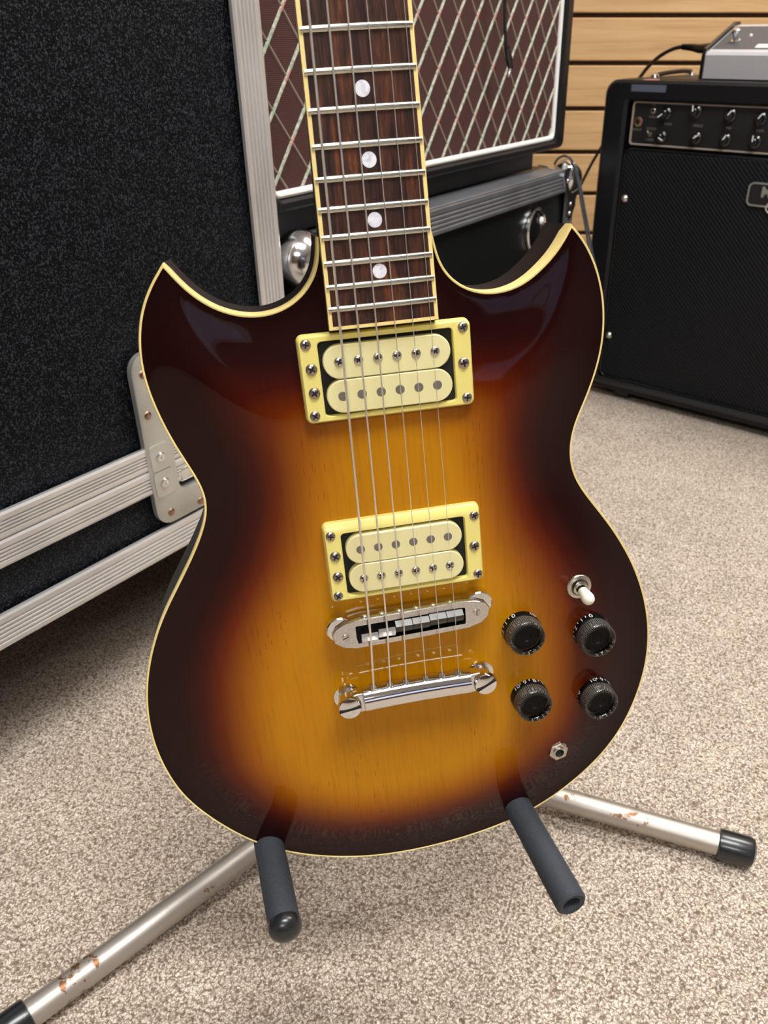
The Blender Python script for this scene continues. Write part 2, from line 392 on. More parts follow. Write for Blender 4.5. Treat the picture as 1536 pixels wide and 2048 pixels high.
# window with daylight on the wall behind the photographer
w_ = MB(); w_.box((-0.75, -0.02, -0.5), (0.75, 0.0, 0.5)); wo = w_.build('window_1', M['day']); wo.location = (1.7, YN + 0.025, 1.5); wo['kind'] = 'structure'
fr_ = MB()
for lo_, hi_ in (((-0.82, -0.02, -0.57), (-0.75, 0.03, 0.57)), ((0.75, -0.02, -0.57), (0.82, 0.03, 0.57)), ((-0.75, -0.02, 0.5), (0.75, 0.03, 0.57)), ((-0.75, -0.02, -0.57), (0.75, 0.03, -0.5)), ((-0.02, -0.02, -0.5), (0.02, 0.02, 0.5))):
    fr_.box(lo_, hi_)
fr_.build('window_frame', M['white_piping'], wo)
for i, (x, y) in enumerate(TROFFERS):
    t = empty('ceiling_light', loc=(x, y, CEIL))
    b_ = MB(); b_.box((-0.6, -0.3, -0.02), (0.6, 0.3, -0.005)); b_.build('diffuser', M['lamp'], t)
    b_ = MB()
    for lo_, hi_ in (((-0.63, -0.33, -0.03), (-0.6, 0.33, 0.0)), ((0.6, -0.33, -0.03), (0.63, 0.33, 0.0)), ((-0.6, -0.33, -0.03), (0.6, -0.3, 0.0)), ((-0.6, 0.3, -0.03), (0.6, 0.33, 0.0))): b_.box(lo_, hi_)
    b_.build('frame', M['white_piping'], t)
    tag(t, 'rectangular glowing ceiling troffer ' + ('above the guitar', 'above the combo by the slatted wall', 'above the far end of the room behind the camera')[i], 'ceiling light', 'ceiling troffers above the shop floor')

# ================================================================== LEFT FLIGHT CASE
def ribs(n_, lo, hi, depth=3.0, seam=None):
    """profile list (height, protrusion) with n_ grooves between lo and hi"""
    out = [(lo, 0.0), (lo, 4.0), (lo + 2.5, 5.5)]
    a, b_ = lo + 6.0, hi - 6.0; w = (b_ - a) / n_
    for k in range(n_):
        x = a + k * w
        out += [(x, 5.5), (x + w * 0.18, 5.5 - depth * 0.75), (x + w * 0.42, 5.5 - depth * 0.75), (x + w * 0.6, 5.5)]
    out += [(hi - 2.5, 5.5), (hi, 4.0), (hi, 0.0)]
    return out
def extr_h(mb, prof, t0, t1, s0=0.0):   # horizontal extrusion on the front face
    mb.loops([[(tt, s0 - pr, h) for h, pr in prof] for tt in (t0, t1)], False, False, False, 0, False)
    for tt in (t0, t1): mb.add([(tt, s0 - pr, h) for h, pr in prof], [list(range(len(prof)))])
def extr_v(mb, prof, h0, h1, s0=0.0):
    mb.loops([[(x, s0 - pr, hh) for x, pr in prof] for hh in (h0, h1)], False, False, False, 0, False)
    for hh in (h0, h1): mb.add([(x, s0 - pr, hh) for x, pr in prof], [list(range(len(prof)))])
KL = 0.95; FLL = -650 / KL      # this case is built 5 % smaller than the drawn millimetres
LO, LD = (-394.6, 603.4), (0.5617, 0.8274)
case = empty('flight_case', frame(LO, LD, FLL, KL)); tag(case, 'tall black textured flight case with ribbed silver edging, nearest the left edge', 'flight case')
F = mmf(FLL, KL)
b_ = MB(F); b_.box((-900, 4, -508), (432, 700, 620), bev=3); b_.build('body', M['case_panel'], case)  # unseen length and depth added to shade the carpet beneath
pv = [(x, pr) for x, pr in ribs(5, 396.0, 435.0, 6.5)]
b_ = MB(F); extr_v(b_, pv, -510, 620); b_.box((431, 2, -510), (437, 40, 620)); b_.build('corner_trim', M['alu'], case)
b_ = MB(F); extr_h(b_, ribs(5, -510.0, -475.0), -900, 396); b_.box((-900, 0, -513), (435, 40, -508)); b_.build('bottom_trim', M['alu'], case)
b_ = MB(F); extr_h(b_, ribs(4, -399.5, -373.7), -900, 396); b_.build('lid_trim', M['alu'], case)
b_ = MB(F); extr_h(b_, ribs(4, -427.6, -400.5), -900, 396); b_.build('base_trim', M['alu'], case)
# latch dish
dish = MB(F)
o_ = rrect(201, -470, 345, -272, 20, 6); i_ = rrect(236, -438, 318, -300, 12, 6); j_ = rrect(240, -434, 314, -304, 10, 6)
dish.loops([[(x, 0, y) for x, y in o_], [(x, -6.5, y) for x, y in o_], [(x, -7.5, y) for x, y in rrect(202.5, -468.5, 343.5, -273.5, 19, 6)],
            [(x, -7.5, y) for x, y in i_], [(x, 10.0, y) for x, y in j_]], True, False, True, 0, True)
dish = dish.build('latch_dish', M['zinc'], case)
for tt, hh in ((214, -293), (211, -337), (219, -457), (262, -462), (300, -462)):
    b_ = MB(F); b_.lathe((tt, -7.4, hh), (0, -1, 0), [(4.6, 0), (4.6, 0.5), (3.6, 1.6), (1.5, 2.2)], 16); b_.build('rivet', M['brass'], dish)
for hh in (-387, -418):
    b_ = MB(F)
    pl = rrect(204, hh - 15, 231, hh + 15, 5, 4)
    b_.loops([[(x, -7.4, y) for x, y in pl], [(x, -9.0, y) for x, y in pl]], True, False, True, 0, False); b_.build('bracket', M['zinc'], dish)
    b_ = MB(F); b_.lathe((216.5, -9.0, hh), (0, -1, 0), [(6, 0), (6, 0.8), (4.5, 2.2), (1.6, 2.2), (1.2, 1.0)], 18); b_.build('rivet', M['steel_bright'], dish)
b_ = MB(F)
b_.box((247, -4, -395), (300, 6, -340), bev=2); b_.box((240, -6, -430), (318, 2, -412), bev=4); b_.build('latch_plate', M['steel_bright'], dish)
b_ = MB(F); b_.tube([(268 + 11 * math.cos(a), -6, -376 + 11 * math.sin(a)) for a in np.linspace(0, 2 * PI, 25)], 1.6, 8)
b_.tube([(262, -5, -350), (268, -6, -365)], 1.6, 8); b_.build('latch_ring', M['zinc'], dish)
# casters
def caster(parent, F_, tt, ss, bottom, rad=46, fl=-650):
    b_ = MB(F_); b_.box((tt - 50, ss - 42, bottom - 5), (tt + 50, ss + 42, bottom - 0.5), bev=1); 
    cz = fl + rad
    for sg in (-1, 1): b_.box((tt - 22, ss + sg * 20 - 2, cz - 8), (tt + 22, ss + sg * 20 + 2, bottom - 4), bev=1)
    c_ = b_.build('caster', M['zinc'], parent)
    b_ = MB(F_); b_.lathe((tt, ss - 15, cz), (0, 1, 0), [(rad - 8, 0), (rad - 2, 2), (rad, 7), (rad, 23), (rad - 2, 28), (rad - 8, 30)], 32)
    b_.build('wheel', M['cap'], c_)
for tt, ss in ((345, 62), (-800, 62), (345, 620), (-800, 620)): caster(case, F, tt, ss, -513, 60, FLL)

# ================================================================== SECOND FLIGHT CASE (under the combo)
KV = 1.02; FL2 = -650 / KV
O2, D2 = (9.83, 1227.4), (0.5206, 0.8538)
NB = (-D2[1], D2[0])
F = mmf(FL2, KV)
case2 = empty('flight_case', frame(O2, D2, FL2, KV)); tag(case2, 'lower black flight case with dull grey edging and ball corners, carrying the diamond-grille cabinet', 'flight case')
b_ = MB(F); b_.box((-288, 4, -560), (506, 480, -199), bev=3); b_.build('body', M['case_panel2'], case2)
b_ = MB(F); extr_h(b_, ribs(4, -233.5, -197.0, 1.8), -286, 488); b_.box((-286, -4.5, -199), (488, 44, -195), bev=1.4); b_.build('top_trim', M['alu2'], case2)
b_ = MB(F); extr_h(b_, ribs(4, -562, -525, 1.8), -286, 488); b_.build('bottom_trim', M['alu2'], case2)
b_ = MB(F); extr_v(b_, ribs(4, 474, 508, 1.8), -525, -234); b_.box((504, 0, -560), (509, 40, -199)); b_.build('corner_trim', M['alu2'], case2)
b_ = MB(F); extr_v(b_, ribs(4, -290, -256, 1.8), -525, -234); b_.build('corner_trim', M['alu2'], case2)
for (tt, sx) in ((504, 1), (-296, -1)):
    b_ = MB(F)
    R_ = 30 if sx > 0 else 33
    b_.lathe((tt - sx * (12 if sx > 0 else 16), 8, -213), (0, 0, 1), [(0.5, -R_)] + [(R_ * math.cos(a), R_ * math.sin(a)) for a in np.linspace(-1.4, 1.4, 15)] + [(0.5, R_)], 28)
    # flange wrapping along the front and top edges
    out = [(tt + sx * 4, -196), (tt - sx * 58, -196), (tt - sx * 62, -204), (tt - sx * 44, -232), (tt - sx * 34, -244), (tt - sx * 31, -276), (tt - sx * 24, -286), (tt - sx * 12, -282), (tt + sx * 4, -262)]
    b_.loops([[(x, -6.0, y) for x, y in out], [(x, -8.5, y) for x, y in out]], True, True, True, 0, False)
    top = [(tt + sx * 4, -9), (tt - sx * 62, -9), (tt - sx * 66, 20), (tt - sx * 40, 34), (tt - sx * 24, 60), (tt + sx * 4, 62)]
    b_.loops([[(x, y, -195.2) for x, y in top], [(x, y, -193.0) for x, y in top]], True, True, True, 0, False)
    bc = b_.build('ball_corner', M['steel_bright'], case2)
    for q in ((tt - sx * 18, -256), (tt - sx * 20, -272), (tt - sx * 40, -214)):
        b_ = MB(F); b_.lathe((q[0], -8.4, q[1]), (0, -1, 0), [(4.5, 0), (4, 1.5), (2, 2.6)], 12); b_.build('rivet', M['steel_bright'], bc)
# round chrome rimmed port
b_ = MB(F); b_.lathe((356, 3, -282), (0, -1, 0), [(37, 0), (37, 4), (34.5, 6), (32, 4), (31.5, 1)], 40, caps=False)
port = b_.build('round_port', M['steel_bright'], case2)
b_ = MB(F); b_.lathe((356, 6, -282), (0, -1, 0), [(31.8, 0), (29, 3.5), (22, 6.5), (12, 8), (2, 8.4)], 40); b_.build('port_dome', M['black'], port)
b_ = MB(F); b_.lathe((368, -3, -268), (0, -1, 0), [(6.5, 0), (6, 2.5), (3, 4), (0.5, 4.2)], 20); b_.build('port_highlight', M['white_piping'], port)  # white dome standing in for a highlight on the glossy port
for tt, ss in ((-240, 60), (430, 60), (430, 420), (-240, 420)): caster(case2, F, tt, ss, -562, 34, FL2)

# ================================================================== COMBO WITH DIAMOND GRILLE
OV = (O2[0] + 20.4 * NB[0], O2[1] + 20.4 * NB[1])
FV = mmf(-163.0, KV)
vox = empty('speaker_cabinet', frame(OV, D2, -163.0, KV)); tag(vox, 'black speaker cabinet with oxblood diamond grille and white piping, set on the lower flight case', 'speaker cabinet')
b_ = MB(FV)
b_.box((-307, 22, -163), (498, 262, 395), bev=8)
# front frame around the recessed grille
fo = rrect(-307, -163, 498, 395, 12, 5); fi = rrect(-297, -151, 472, 372, 14, 5)
b_.loops([[(x, 40, y) for x, y in fo], [(x, 3, y) for x, y in fo], [(x, 0, y) for x, y in rrect(-304, -160, 495, 392, 10, 5)], [(x, 0, y) for x, y in rrect(-299, -154, 475, 375, 12, 5)],
          [(x, 3, y) for x, y in fi], [(x, 24, y) for x, y in fi]], True, False, False, 0, True)
b_.build('shell', M['tolex'], vox)
b_ = MB(FV); b_.box((-297, 12, -151), (472, 21.5, 372)); b_.build('grille_cloth', M['vox_cloth'], vox)
pp = [(x, 10.5, y) for x, y in rrect(-292.5, -146.5, 467.5, 367.5, 10, 5)]; pp.append(pp[0]); pp.append(pp[1])
b_ = MB(FV); b_.tube(pp, 4.4, 10, caps=False); b_.build('piping', M['white_piping'], vox)
# diamond cords (fabric weave, joined)
cords = MB(FV); under = MB(FV); reds = MB(FV); greens = MB(FV)
T0, T1, H0, H1 = -291, 463, -145, 366; dx, dh = 26.6, 31.5
def clip_line(t0_, h0_, sl):
    pts = []
    for tt in (T0, T1):
        hh = h0_ + sl * (tt - t0_)
        if H0 <= hh <= H1: pts.append((tt, hh))
    for hh in (H0, H1):
        tt = t0_ + (hh - h0_) / sl
        if T0 <= tt <= T1: pts.append((tt, hh))
    pts = sorted(set(pts))
    return (pts[0], pts[-1]) if len(pts) >= 2 else None
def cord(mb, a, c, w, s0, s1):
    d = Vector((c[0] - a[0], c[1] - a[1])).normalized(); n_ = Vector((-d.y, d.x)) * w
    q = [(a[0] + n_.x, a[1] + n_.y), (c[0] + n_.x, c[1] + n_.y), (c[0] - n_.x, c[1] - n_.y), (a[0] - n_.x, a[1] - n_.y)]
    m_ = [(a[0] + n_.x * .4, a[1] + n_.y * .4), (c[0] + n_.x * .4, c[1] + n_.y * .4), (c[0] - n_.x * .4, c[1] - n_.y * .4), (a[0] - n_.x * .4, a[1] - n_.y * .4)]
    mb.loops([[(x, s0, y) for x, y in q], [(x, s1, y) for x, y in m_]], True, False, True, 0, False)
for k in range(-14, 40):
    tb = 255.6 + (k - 12) * 2 * dx
    for sl, mb, w, s0, s1 in ((dh / dx, cords, 1.9, 12, 9.6), (-dh / dx, under, 1.5, 12, 10.8)):
        L_ = clip_line(tb, 0.3, sl)
        if L_: cord(mb, L_[0], L_[1], w, s0, s1)
cd = cords.build('diamond_cords', M['cord'], vox); ud = under.build('crossing_cords', M['cord_dim'], vox)
for i in range(-22, 18):
    for j in range(-6, 14):
        tt = 282.2 + i * dx; hh = -31.2 + j * dh
        if (i + j) % 2 or not (T0 + 6 < tt < T1 - 6 and H0 + 6 < hh < H1 - 6): continue
        u = Vector((dx, dh)).normalized() * 7
        cord(reds if j % 2 == 0 else greens, (tt - u.x, hh - u.y), (tt + u.x, hh + u.y), 1.3, 10.2, 9.2)
tag(reds.build('red_ticks', M['red_cord'], vox), kind='stuff'); tag(greens.build('green_ticks', M['green_cord'], vox), kind='stuff')
# thin riser the cabinet stands on
ris = empty('riser_board', frame(OV, D2, -194.8, KV)); tag(ris, 'thin black riser board between the diamond-grille cabinet and the lower flight case', 'board')
b_ = MB(mmf(-194.8, KV)); b_.box((-290, 27, -194.6), (428, 240, -163.2), bev=1.5); b_.build('board', M['matte'], ris)

# hanging cable in front of the diamond grille
def LV(tt, ss, hh):
    tt, ss, hh = tt * KV, ss * KV, hh * KV
    return ((OV[0] + D2[0] * tt + NB[0] * ss) / 1000, (OV[1] + D2[1] * tt + NB[1] * ss) / 1000, (hh + 650) / 1000)
hc = empty('hanging_cable', loc=LV(235, -14, -42)); tag(hc, 'thin black instrument cable hanging in front of the diamond grille', 'cable')
hl = Vector(hc.location)
H = lambda q: tuple(Vector(LV(*q)) - hl)
b_ = MB(H); b_.tube(spline([(214, -10, 400), (205, -12, 200), (212, -13, 60), (216, -14, 10), (223, -14, -8)], 6), 2.6, 8); b_.build('cord', M['matte'], hc)
b_ = MB(H); b_.tube([(223, -14, -6), (231, -14, -20), (238, -14, -32)], lambda u: 5.5 - abs(u - .4) * 2, 12); b_.build('plug_body', M['black'], hc)
b_ = MB(H); b_.tube([(238, -14, -30), (233, -14, -42), (231.5, -14, -45)], lambda u: 2.6 if u < .8 else 1.4, 10); b_.build('plug_tip', M['steel_bright'], hc)

# ================================================================== COMBO AMP ON THE RIGHT
F = mmf()
OA, DA = (360.4, 1675.5), (0.7715, -0.6362); NA = (0.6362, 0.7715)
amp = empty('combo_amplifier', frame(OA, DA)); tag(amp, 'black guitar combo amplifier with woven grille and control panel on the carpet at right', 'amplifier')
b_ = MB(F)
AW = 690
b_.box((-41, 26, -632), (AW, 345, -57), bev=14)
# front frame: outer rounded, inner opening
oo = rrect(-41, -632, AW, -57, 24, 6); oi = rrect(-38, -629, AW - 3, -60, 22, 6)
ii = rrect(6, -610, AW - 47, -90, 6, 6)
b_.loops([[(x, 60, y) for x, y in oo], [(x, 6, y) for x, y in oo], [(x, 0, y) for x, y in rrect(-36, -627, AW - 5, -62, 20, 6)],
          [(x, 0, y) for x, y in rrect(0, -616, AW - 41, -86, 8, 6)], [(x, 5, y) for x, y in ii], [(x, 30, y) for x, y in ii]], True, False, False, 0, True)
b_.build('shell', M['tolex'], amp)
for tt in (40, 600):
    b_ = MB(F); b_.box((tt, 20, -650), (tt + 34, 50, -631), bev=3); b_.build('foot', M['cap'], amp)
    b_ = MB(F); b_.box((tt, 220, -650), (tt + 34, 250, -631), bev=3); b_.build('foot', M['cap'], amp)
b_ = MB(F)
go = rrect(9, -607, AW - 50, -169, 14, 6); gi = rrect(14, -602, AW - 55, -174, 10, 6)
b_.loops([[(x, 26, y) for x, y in go], [(x, 8, y) for x, y in go], [(x, 6, y) for x, y in gi]], True, False, True, 0, False); b_.build('grille', M['amp_grille'], amp)
b_ = MB(F); b_.tube([(x, 7.5, y) for x, y in go] + [(go[0][0], 7.5, go[0][1])], 2.2, 8, caps=False); b_.build('grille_welt', M['black'], amp)
b_ = MB(F); b_.box((0, -3, -621), (AW - 40, 4, -607), bev=2.5); b_.build('bottom_strip', M['cap'], amp)
# control panel
b_ = MB(F); b_.box((12, 12, -165), (AW - 53, 24, -88), bev=2); panel = b_.build('control_panel', M['matte'], amp)
b_ = MB(F)
pa = rrect(14, -162, AW - 55, -91, 6, 5); pb = rrect(17, -159.5, AW - 58, -93.5, 4, 5)
b_.loops([[(x, 12, y) for x, y in pa], [(x, 9.5, y) for x, y in pa], [(x, 9.5, y) for x, y in pb], [(x, 12, y) for x, y in pb]], True, False, False, 0, False)
b_.build('panel_outline', M['trim_gray'], panel)
def amp_knob(tt, hh, ang, r=10.5):
    b_ = MB(F); b_.lathe((tt, 12, hh), (0, -1, 0), [(r, 0), (r, 4), (r * .72, 6), (r * .62, 14), (r * .5, 15)], 24); k = b_.build('knob', M['black'], panel)
    a = math.radians(ang); ux, uz = math.cos(a), math.sin(a)
    b_ = MB(F)
    q = [(tt + ux * (1) - uz * .9, hh + uz * (1) + ux * .9), (tt + ux * r * 1.0 - uz * .9, hh + uz * r * 1.0 + ux * .9), (tt + ux * r * 1.0 + uz * .9, hh + uz * r * 1.0 - ux * .9), (tt + ux * 1 + uz * .9, hh + uz * 1 - ux * .9)]
    b_.loops([[(x, -3.2, y) for x, y in q], [(x, -4.2, y) for x, y in q]], True, True, True, 0, False)
    # pointer kept as print on the knob; levels: amp > control_panel > pointer
    b_.build('pointer', M['white'], panel)
for tt, hh, a in ((79, -108, 215), (134, -103, 95), (196, -106, 50), (248, -109, 52), (76, -146, -25), (141, -144, 32), (194, -144, 55), (246, -144, 90), (305, -108, 70), (303, -146, 40)):
    amp_knob(tt, hh, a)
for tt, hh, r in ((27, -124, 8.5), (54, -105, 5.0), (53, -143, 4.0)):
    b_ = MB(F); b_.lathe((tt, 12, hh), (0, -1, 0), [(r, 0), (r, 2), (r * .8, 3), (r * .5, 3), (r * .45, 0.5)], 20, caps=False); b_.lathe((tt, 11.7, hh), (0, -1, 0), [(r * .5, 0), (r * .5, .1)], 16, 1); b_.build('jack', [M['brass'] if r > 8 else M['nickel'], M['recess']], panel)
b_ = MB(F); b_.tube([(53, 9, -143), (53, 0, -137)], 1.8, 10); b_.build('toggle', M['steel_bright'], panel)
def amp_text(s, tt, hh, size, mat, y0=9.3, parent=None, name='lettering', ext=0.2, bold=0.0):
    vs, fs = text_mesh(s, size, ext, bold); b_ = MB(F); b_.add([(tt + v[0], y0 - v[2], hh + v[1]) for v in vs], fs); return b_.build(name, mat, parent or panel)
for s, tt, hh in (('INPUT', 27, -137), ('GAIN', 85, -125), ('TREBLE', 140, -125), ('MID', 196, -126), ('BASS', 250, -127), ('FX', 54, -96), ('FULL', 54, -115), ('CLEAN', 54, -134), ('LEAD', 54, -152)):
    amp_text(s, tt, hh, 6.0, M['dim_print'], 11.6)
# corner screws
for hh in (-255, -520):
    b_ = MB(F); b_.lathe((20, 6.5, hh), (0, -1, 0), [(7.2, 0), (7.2, 1.5), (5.5, 3.5), (3.0, 5.5), (0.5, 6)], 20); b_.build('grille_screw', M['nickel'], amp)
# badge, its right part lies outside the frame
b_ = MB(F); oa = rrect(252, -243, 392, -205, 9, 5); ob = rrect(254.6, -240.4, 389.4, -207.6, 7, 5)
b_.loops([[(x, 6, y) for x, y in oa], [(x, 1.5, y) for x, y in oa], [(x, 1.5, y) for x, y in ob], [(x, 3, y) for x, y in ob]], True, False, False, 0, False)
b_.loops([[(x, 3.2, y) for x, y in ob], [(x, 3.0, y) for x, y in ob]], True, True, True, 1, False)
badge = b_.build('badge', [M['zinc'], M['matte']], amp)
amp_text('MESA', 303, -220, 23, M['zinc'], 1.8, badge, 'lettering', 0.8, 0.9)
b_ = MB(F); b_.tube([(300 + 12 * math.cos(a), 1.5, -243 + 9 * math.sin(a)) for a in np.linspace(0, 2 * PI, 25)], 1.6, 8); b_.build('badge_ring', M['zinc'], badge)
# strap handle and sticker on top
b_ = MB(F); b_.tube(spline([(-11, 139, -54), (-12, 180, -51), (-14, 260, -49), (-15, 306, -51)], 5), 4, 8); hs = b_.build('strap_handle', M['tolex'], amp)
for ss in (139, 306):
    b_ = MB(F); b_.lathe((-13, ss, -57), (0, 0, 1), [(9, 0), (8, 4), (3, 7), (0.5, 7.5)], 16); b_.build('handle_cap', M['steel_bright'], hs)
b_ = MB(F); b_.box((12, -0.7, -75), (78, 1.0, -64)); b_.build('gloss_reflection', M['gloss_strip'], amp)  # bluish strip painted in as a gloss reflection on the tolex edge
b_ = MB(F); b_.lathe((38, 20, -57.3), (0, 0, 1), [(15, 0), (15, 0.9)], 28); b_.build('sticker', M['pink'], amp)

CABA = [(507, 1700, -9), (495.6, 1722, -9.6), (487.3, 1735, -7.7), (472.5, 1750, -6.7), (461.7, 1775, -10.7), (448.1, 1810, -22.5), (441.6, 1860, -39.8), (438.5, 1905, -58.5), (445.9, 1990, -79.2), (430.9, 2060, -134.5), (414.6, 2110, -205.7), (400.7, 2140, -246.5), (387.1, 2170, -292.1), (375.0, 2190, -332.6), (357.1, 2200, -400.1)] + [(330, 2200, -500), (320, 2190, -646)]
CABB = [(246, 1700, -200), (250, 1680, -187), (259, 1660, -180), (269, 1640, -185), (275, 1628, -198), (283, 1625, -225), (291, 1622, -259), (301, 1620, -294), (312, 1615, -339), (328, 1600, -410), (300, 1585, -520), (262, 1570, -646)]
CABC = [(255, 1700, -199), (264, 1675, -189), (273, 1640, -193), (281, 1630, -211), (290, 1625, -238), (298, 1622, -268), (307, 1620, -299), (318, 1615, -343), (334, 1600, -410), (305, 1580, -520), (250, 1556, -646)]
# ------------------------------------------------------------------ footswitch on the amp
def LA(tt, ss, hh): return ((OA[0] + DA[0] * tt + NA[0] * ss) / 1000, (OA[1] + DA[1] * tt + NA[1] * ss) / 1000, (hh + 650) / 1000)
PO = (OA[0] + DA[0] * 100 + NA[0] * 80, OA[1] + DA[1] * 100 + NA[1] * 80)
ped = empty('footswitch', frame(PO, DA, -56.8)); tag(ped, 'silver and grey wedge footswitch lying on top of the black combo', 'footswitch')
FP = mmf(-56.8)
PW = 300
wedge = [(2, -55), (2, -19), (6, -14), (14, -12), (120, 26), (134, 28), (134, -55)]     # (s, h)
b_ = MB(FP); b_.loops([[(tt, a, h) for a, h in wedge] for tt in (6, PW)], True, True, True, 0, False); b_.build('housing', M['pedal_metal'], ped)
b_ = MB(FP); b_.loops([[(tt, a, h) for a, h in ((19, -9.6), (116, 25.2), (116, 24.0), (19, -11.0))] for tt in (8, PW - 2)], True, True, True, 0, False); plate = b_.build('top_plate', M['panel_gray'], ped)
side = [(-1, -56), (-1, -18), (4, -9), (120, 33), (138, 33), (138, -56)]
for tt in (0, PW):
    b_ = MB(FP); b_.loops([[(x, a, h) for a, h in side] for x in (tt, tt + 6)], True, True, True, 0, False); b_.build('end_cheek', M['black'], ped)
b_ = MB(FP); b_.box((4, 8, -56.8), (PW, 130, -54.5)); b_.build('base_pad', M['matte'], ped)
for tt in (36, 150, 264):
    c0 = Vector((tt, 52, 1.6)); nx = Vector((0, -0.337, 0.941))
    b_ = MB(FP); b_.lathe(c0, nx, [(8.5, 0), (8.5, 2.5), (5, 3), (5, 12), (7, 13.5), (7, 19), (5.5, 20.5)], 20); b_.build('button', M['steel_bright'], ped)
    b_ = MB(FP); b_.lathe((tt + 17, 74, 9.8), nx, [(3, 0), (2.8, 2), (1.5, 3.6), (0.3, 4)], 14); b_.build('indicator', M['white'], ped)
b_ = MB(FP); b_.loops([[(tt, a, h) for a, h in ((24, -7.2), (38, -2.2), (38, -3.6), (24, -8.6))] for tt in (82, 118)], True, True, True, 0, False); b_.build('name_strip', M['white_piping'], ped)
# cable from the footswitch, over the back of the amp and down
pc = empty('footswitch_cable', loc=LA(100, 120, -30)); tag(pc, 'black cable arching from the footswitch down behind the black combo', 'cable')
pl = Vector(pc.location); HA = lambda q: tuple(Vector(LA(*q)) - pl)
HW = lambda q: (q[0] / 1000 - pl.x, q[1] / 1000 - pl.y, (q[2] + 650) / 1000 - pl.z)
b_ = MB(HW); b_.tube(CABA[:4], lambda u: 8.5 - 3.5 * u, 14); b_.build('plug', M['black'], pc)
b_ = MB(HW); b_.tube(spline(CABA[3:], 6), 3.4, 8); b_.build('cord', M['matte'], pc)
# loop cables hanging over the ball corner of the lower case
def L2(tt, ss, hh):
    tt, ss, hh = tt * KV, ss * KV, hh * KV
    return ((O2[0] + D2[0] * tt + NB[0] * ss) / 1000, (O2[1] + D2[1] * tt + NB[1] * ss) / 1000, (hh + 650) / 1000)
lc = empty('looped_cable', loc=L2(515, 0, -260)); tag(lc, 'looped black cable hanging over the right ball corner of the lower flight case', 'cable')
ll = Vector(lc.location); HL = lambda q: tuple(Vector(L2(*q)) - ll)
HV = lambda q: (q[0] / 1000 - ll.x, q[1] / 1000 - ll.y, (q[2] + 650) / 1000 - ll.z)
for pth in (CABB, CABC):
    b_ = MB(HV); b_.tube(spline(pth, 6), 2.1, 8); b_.build('cord', M['vinyl'], lc)


# ================================================================== GUITAR STAND
HUB = (-36.0, 612.0)
def WS(q): return ((q[0] - HUB[0]) / 1000, (q[1] - HUB[1]) / 1000, (q[2] + 650) / 1000)
st = empty('guitar_stand', loc=(HUB[0] / 1000, HUB[1] / 1000, 0)); tag(st, 'tubular steel guitar stand with black foam arms holding the sunburst guitar', 'guitar stand')
b_ = MB(WS); b_.lathe((HUB[0], HUB[1], -648), (0, 0, 1), [(24, 0), (26, 4), (26, 34), (20, 44), (15, 50)], 28); b_.build('hub', M['cap'], st)
def leg(p0, p1, cap_len, rad=11.0):
    p0 = Vector(p0); p1 = Vector(p1); d = (p1 - p0).normalized()
    b_ = MB(WS); b_.tube([tuple(p0), tuple(p1 - d * 4)], rad, 28); l = b_.build('leg', M['leg'], st)
    c0 = p1 - d * cap_len; b_ = MB(WS)
    b_.lathe(tuple(c0), tuple(d), [(rad + .3, 0), (rad + 2.6, .8), (rad + 2.9, 3), (rad + 2.9, cap_len - 6), (rad + 1.5, cap_len - 2), (rad - 3, cap_len)], 28); b_.build('rubber_foot', M['cap'], l)
leg((HUB[0] + 16, HUB[1] - 6, -624), (301, 496, -636), 33)
leg((HUB[0] - 12, HUB[1] - 12, -624), (-325, 326, -636), 36)
leg((HUB[0] - 4, HUB[1] + 14, -624), (-70, 860, -636), 34)
b_ = MB(WS); b_.tube([(HUB[0], HUB[1], -610), (HUB[0], HUB[1], 260)], 9, 20); b_.build('upright', M['leg'], st)
b_ = MB(WS); b_.tube(spline([(HUB[0], HUB[1] - 4, -500), (-44, 560, -478), (-48, 490, -467)], 5), 9, 16)
b_.tube([(-142, 484, -467), (-48, 490, -467), (46, 484, -467)], 7, 16); b_.build('yoke', M['cap'], st)
def foam(a, c, hollow):
    a = Vector(a); c = Vector(c); d = (c - a).normalized(); Lf = (c - a).length; b_ = MB(WS); r = 9.9
    if hollow:
        prof = [(r * .6, -2), (r, 0)] + [(r + .3 * math.sin(k), Lf * k / 8) for k in range(1, 8)] + [(r + .2, Lf - 1.5), (r - 1.2, Lf), (r * .58, Lf - .6), (r * .5, Lf - 9)]
    else:
        prof = [(r * .6, -2), (r, 0)] + [(r + .2 * math.sin(k), Lf * k / 8) for k in range(1, 8)] + [(r, Lf - 1)]
    b_.lathe(tuple(a), tuple(d), prof, 32); arm = b_.build('foam_arm', M['rubber'], st)
    if not hollow:
        b_ = MB(WS); b_.lathe(tuple(c), tuple(d), [(r + .5, -3.0), (r + .7, -1)] + [((r + .7) * math.cos(q), (r * .8) * math.sin(q)) for q in np.linspace(0, 1.5, 9)], 32); b_.build('end_cap', M['cap'], arm)
foam((-142, 484, -467), (-85.5, 311, -467), False)
foam((38.5, 484, -467), (93.0, 326, -467), True)

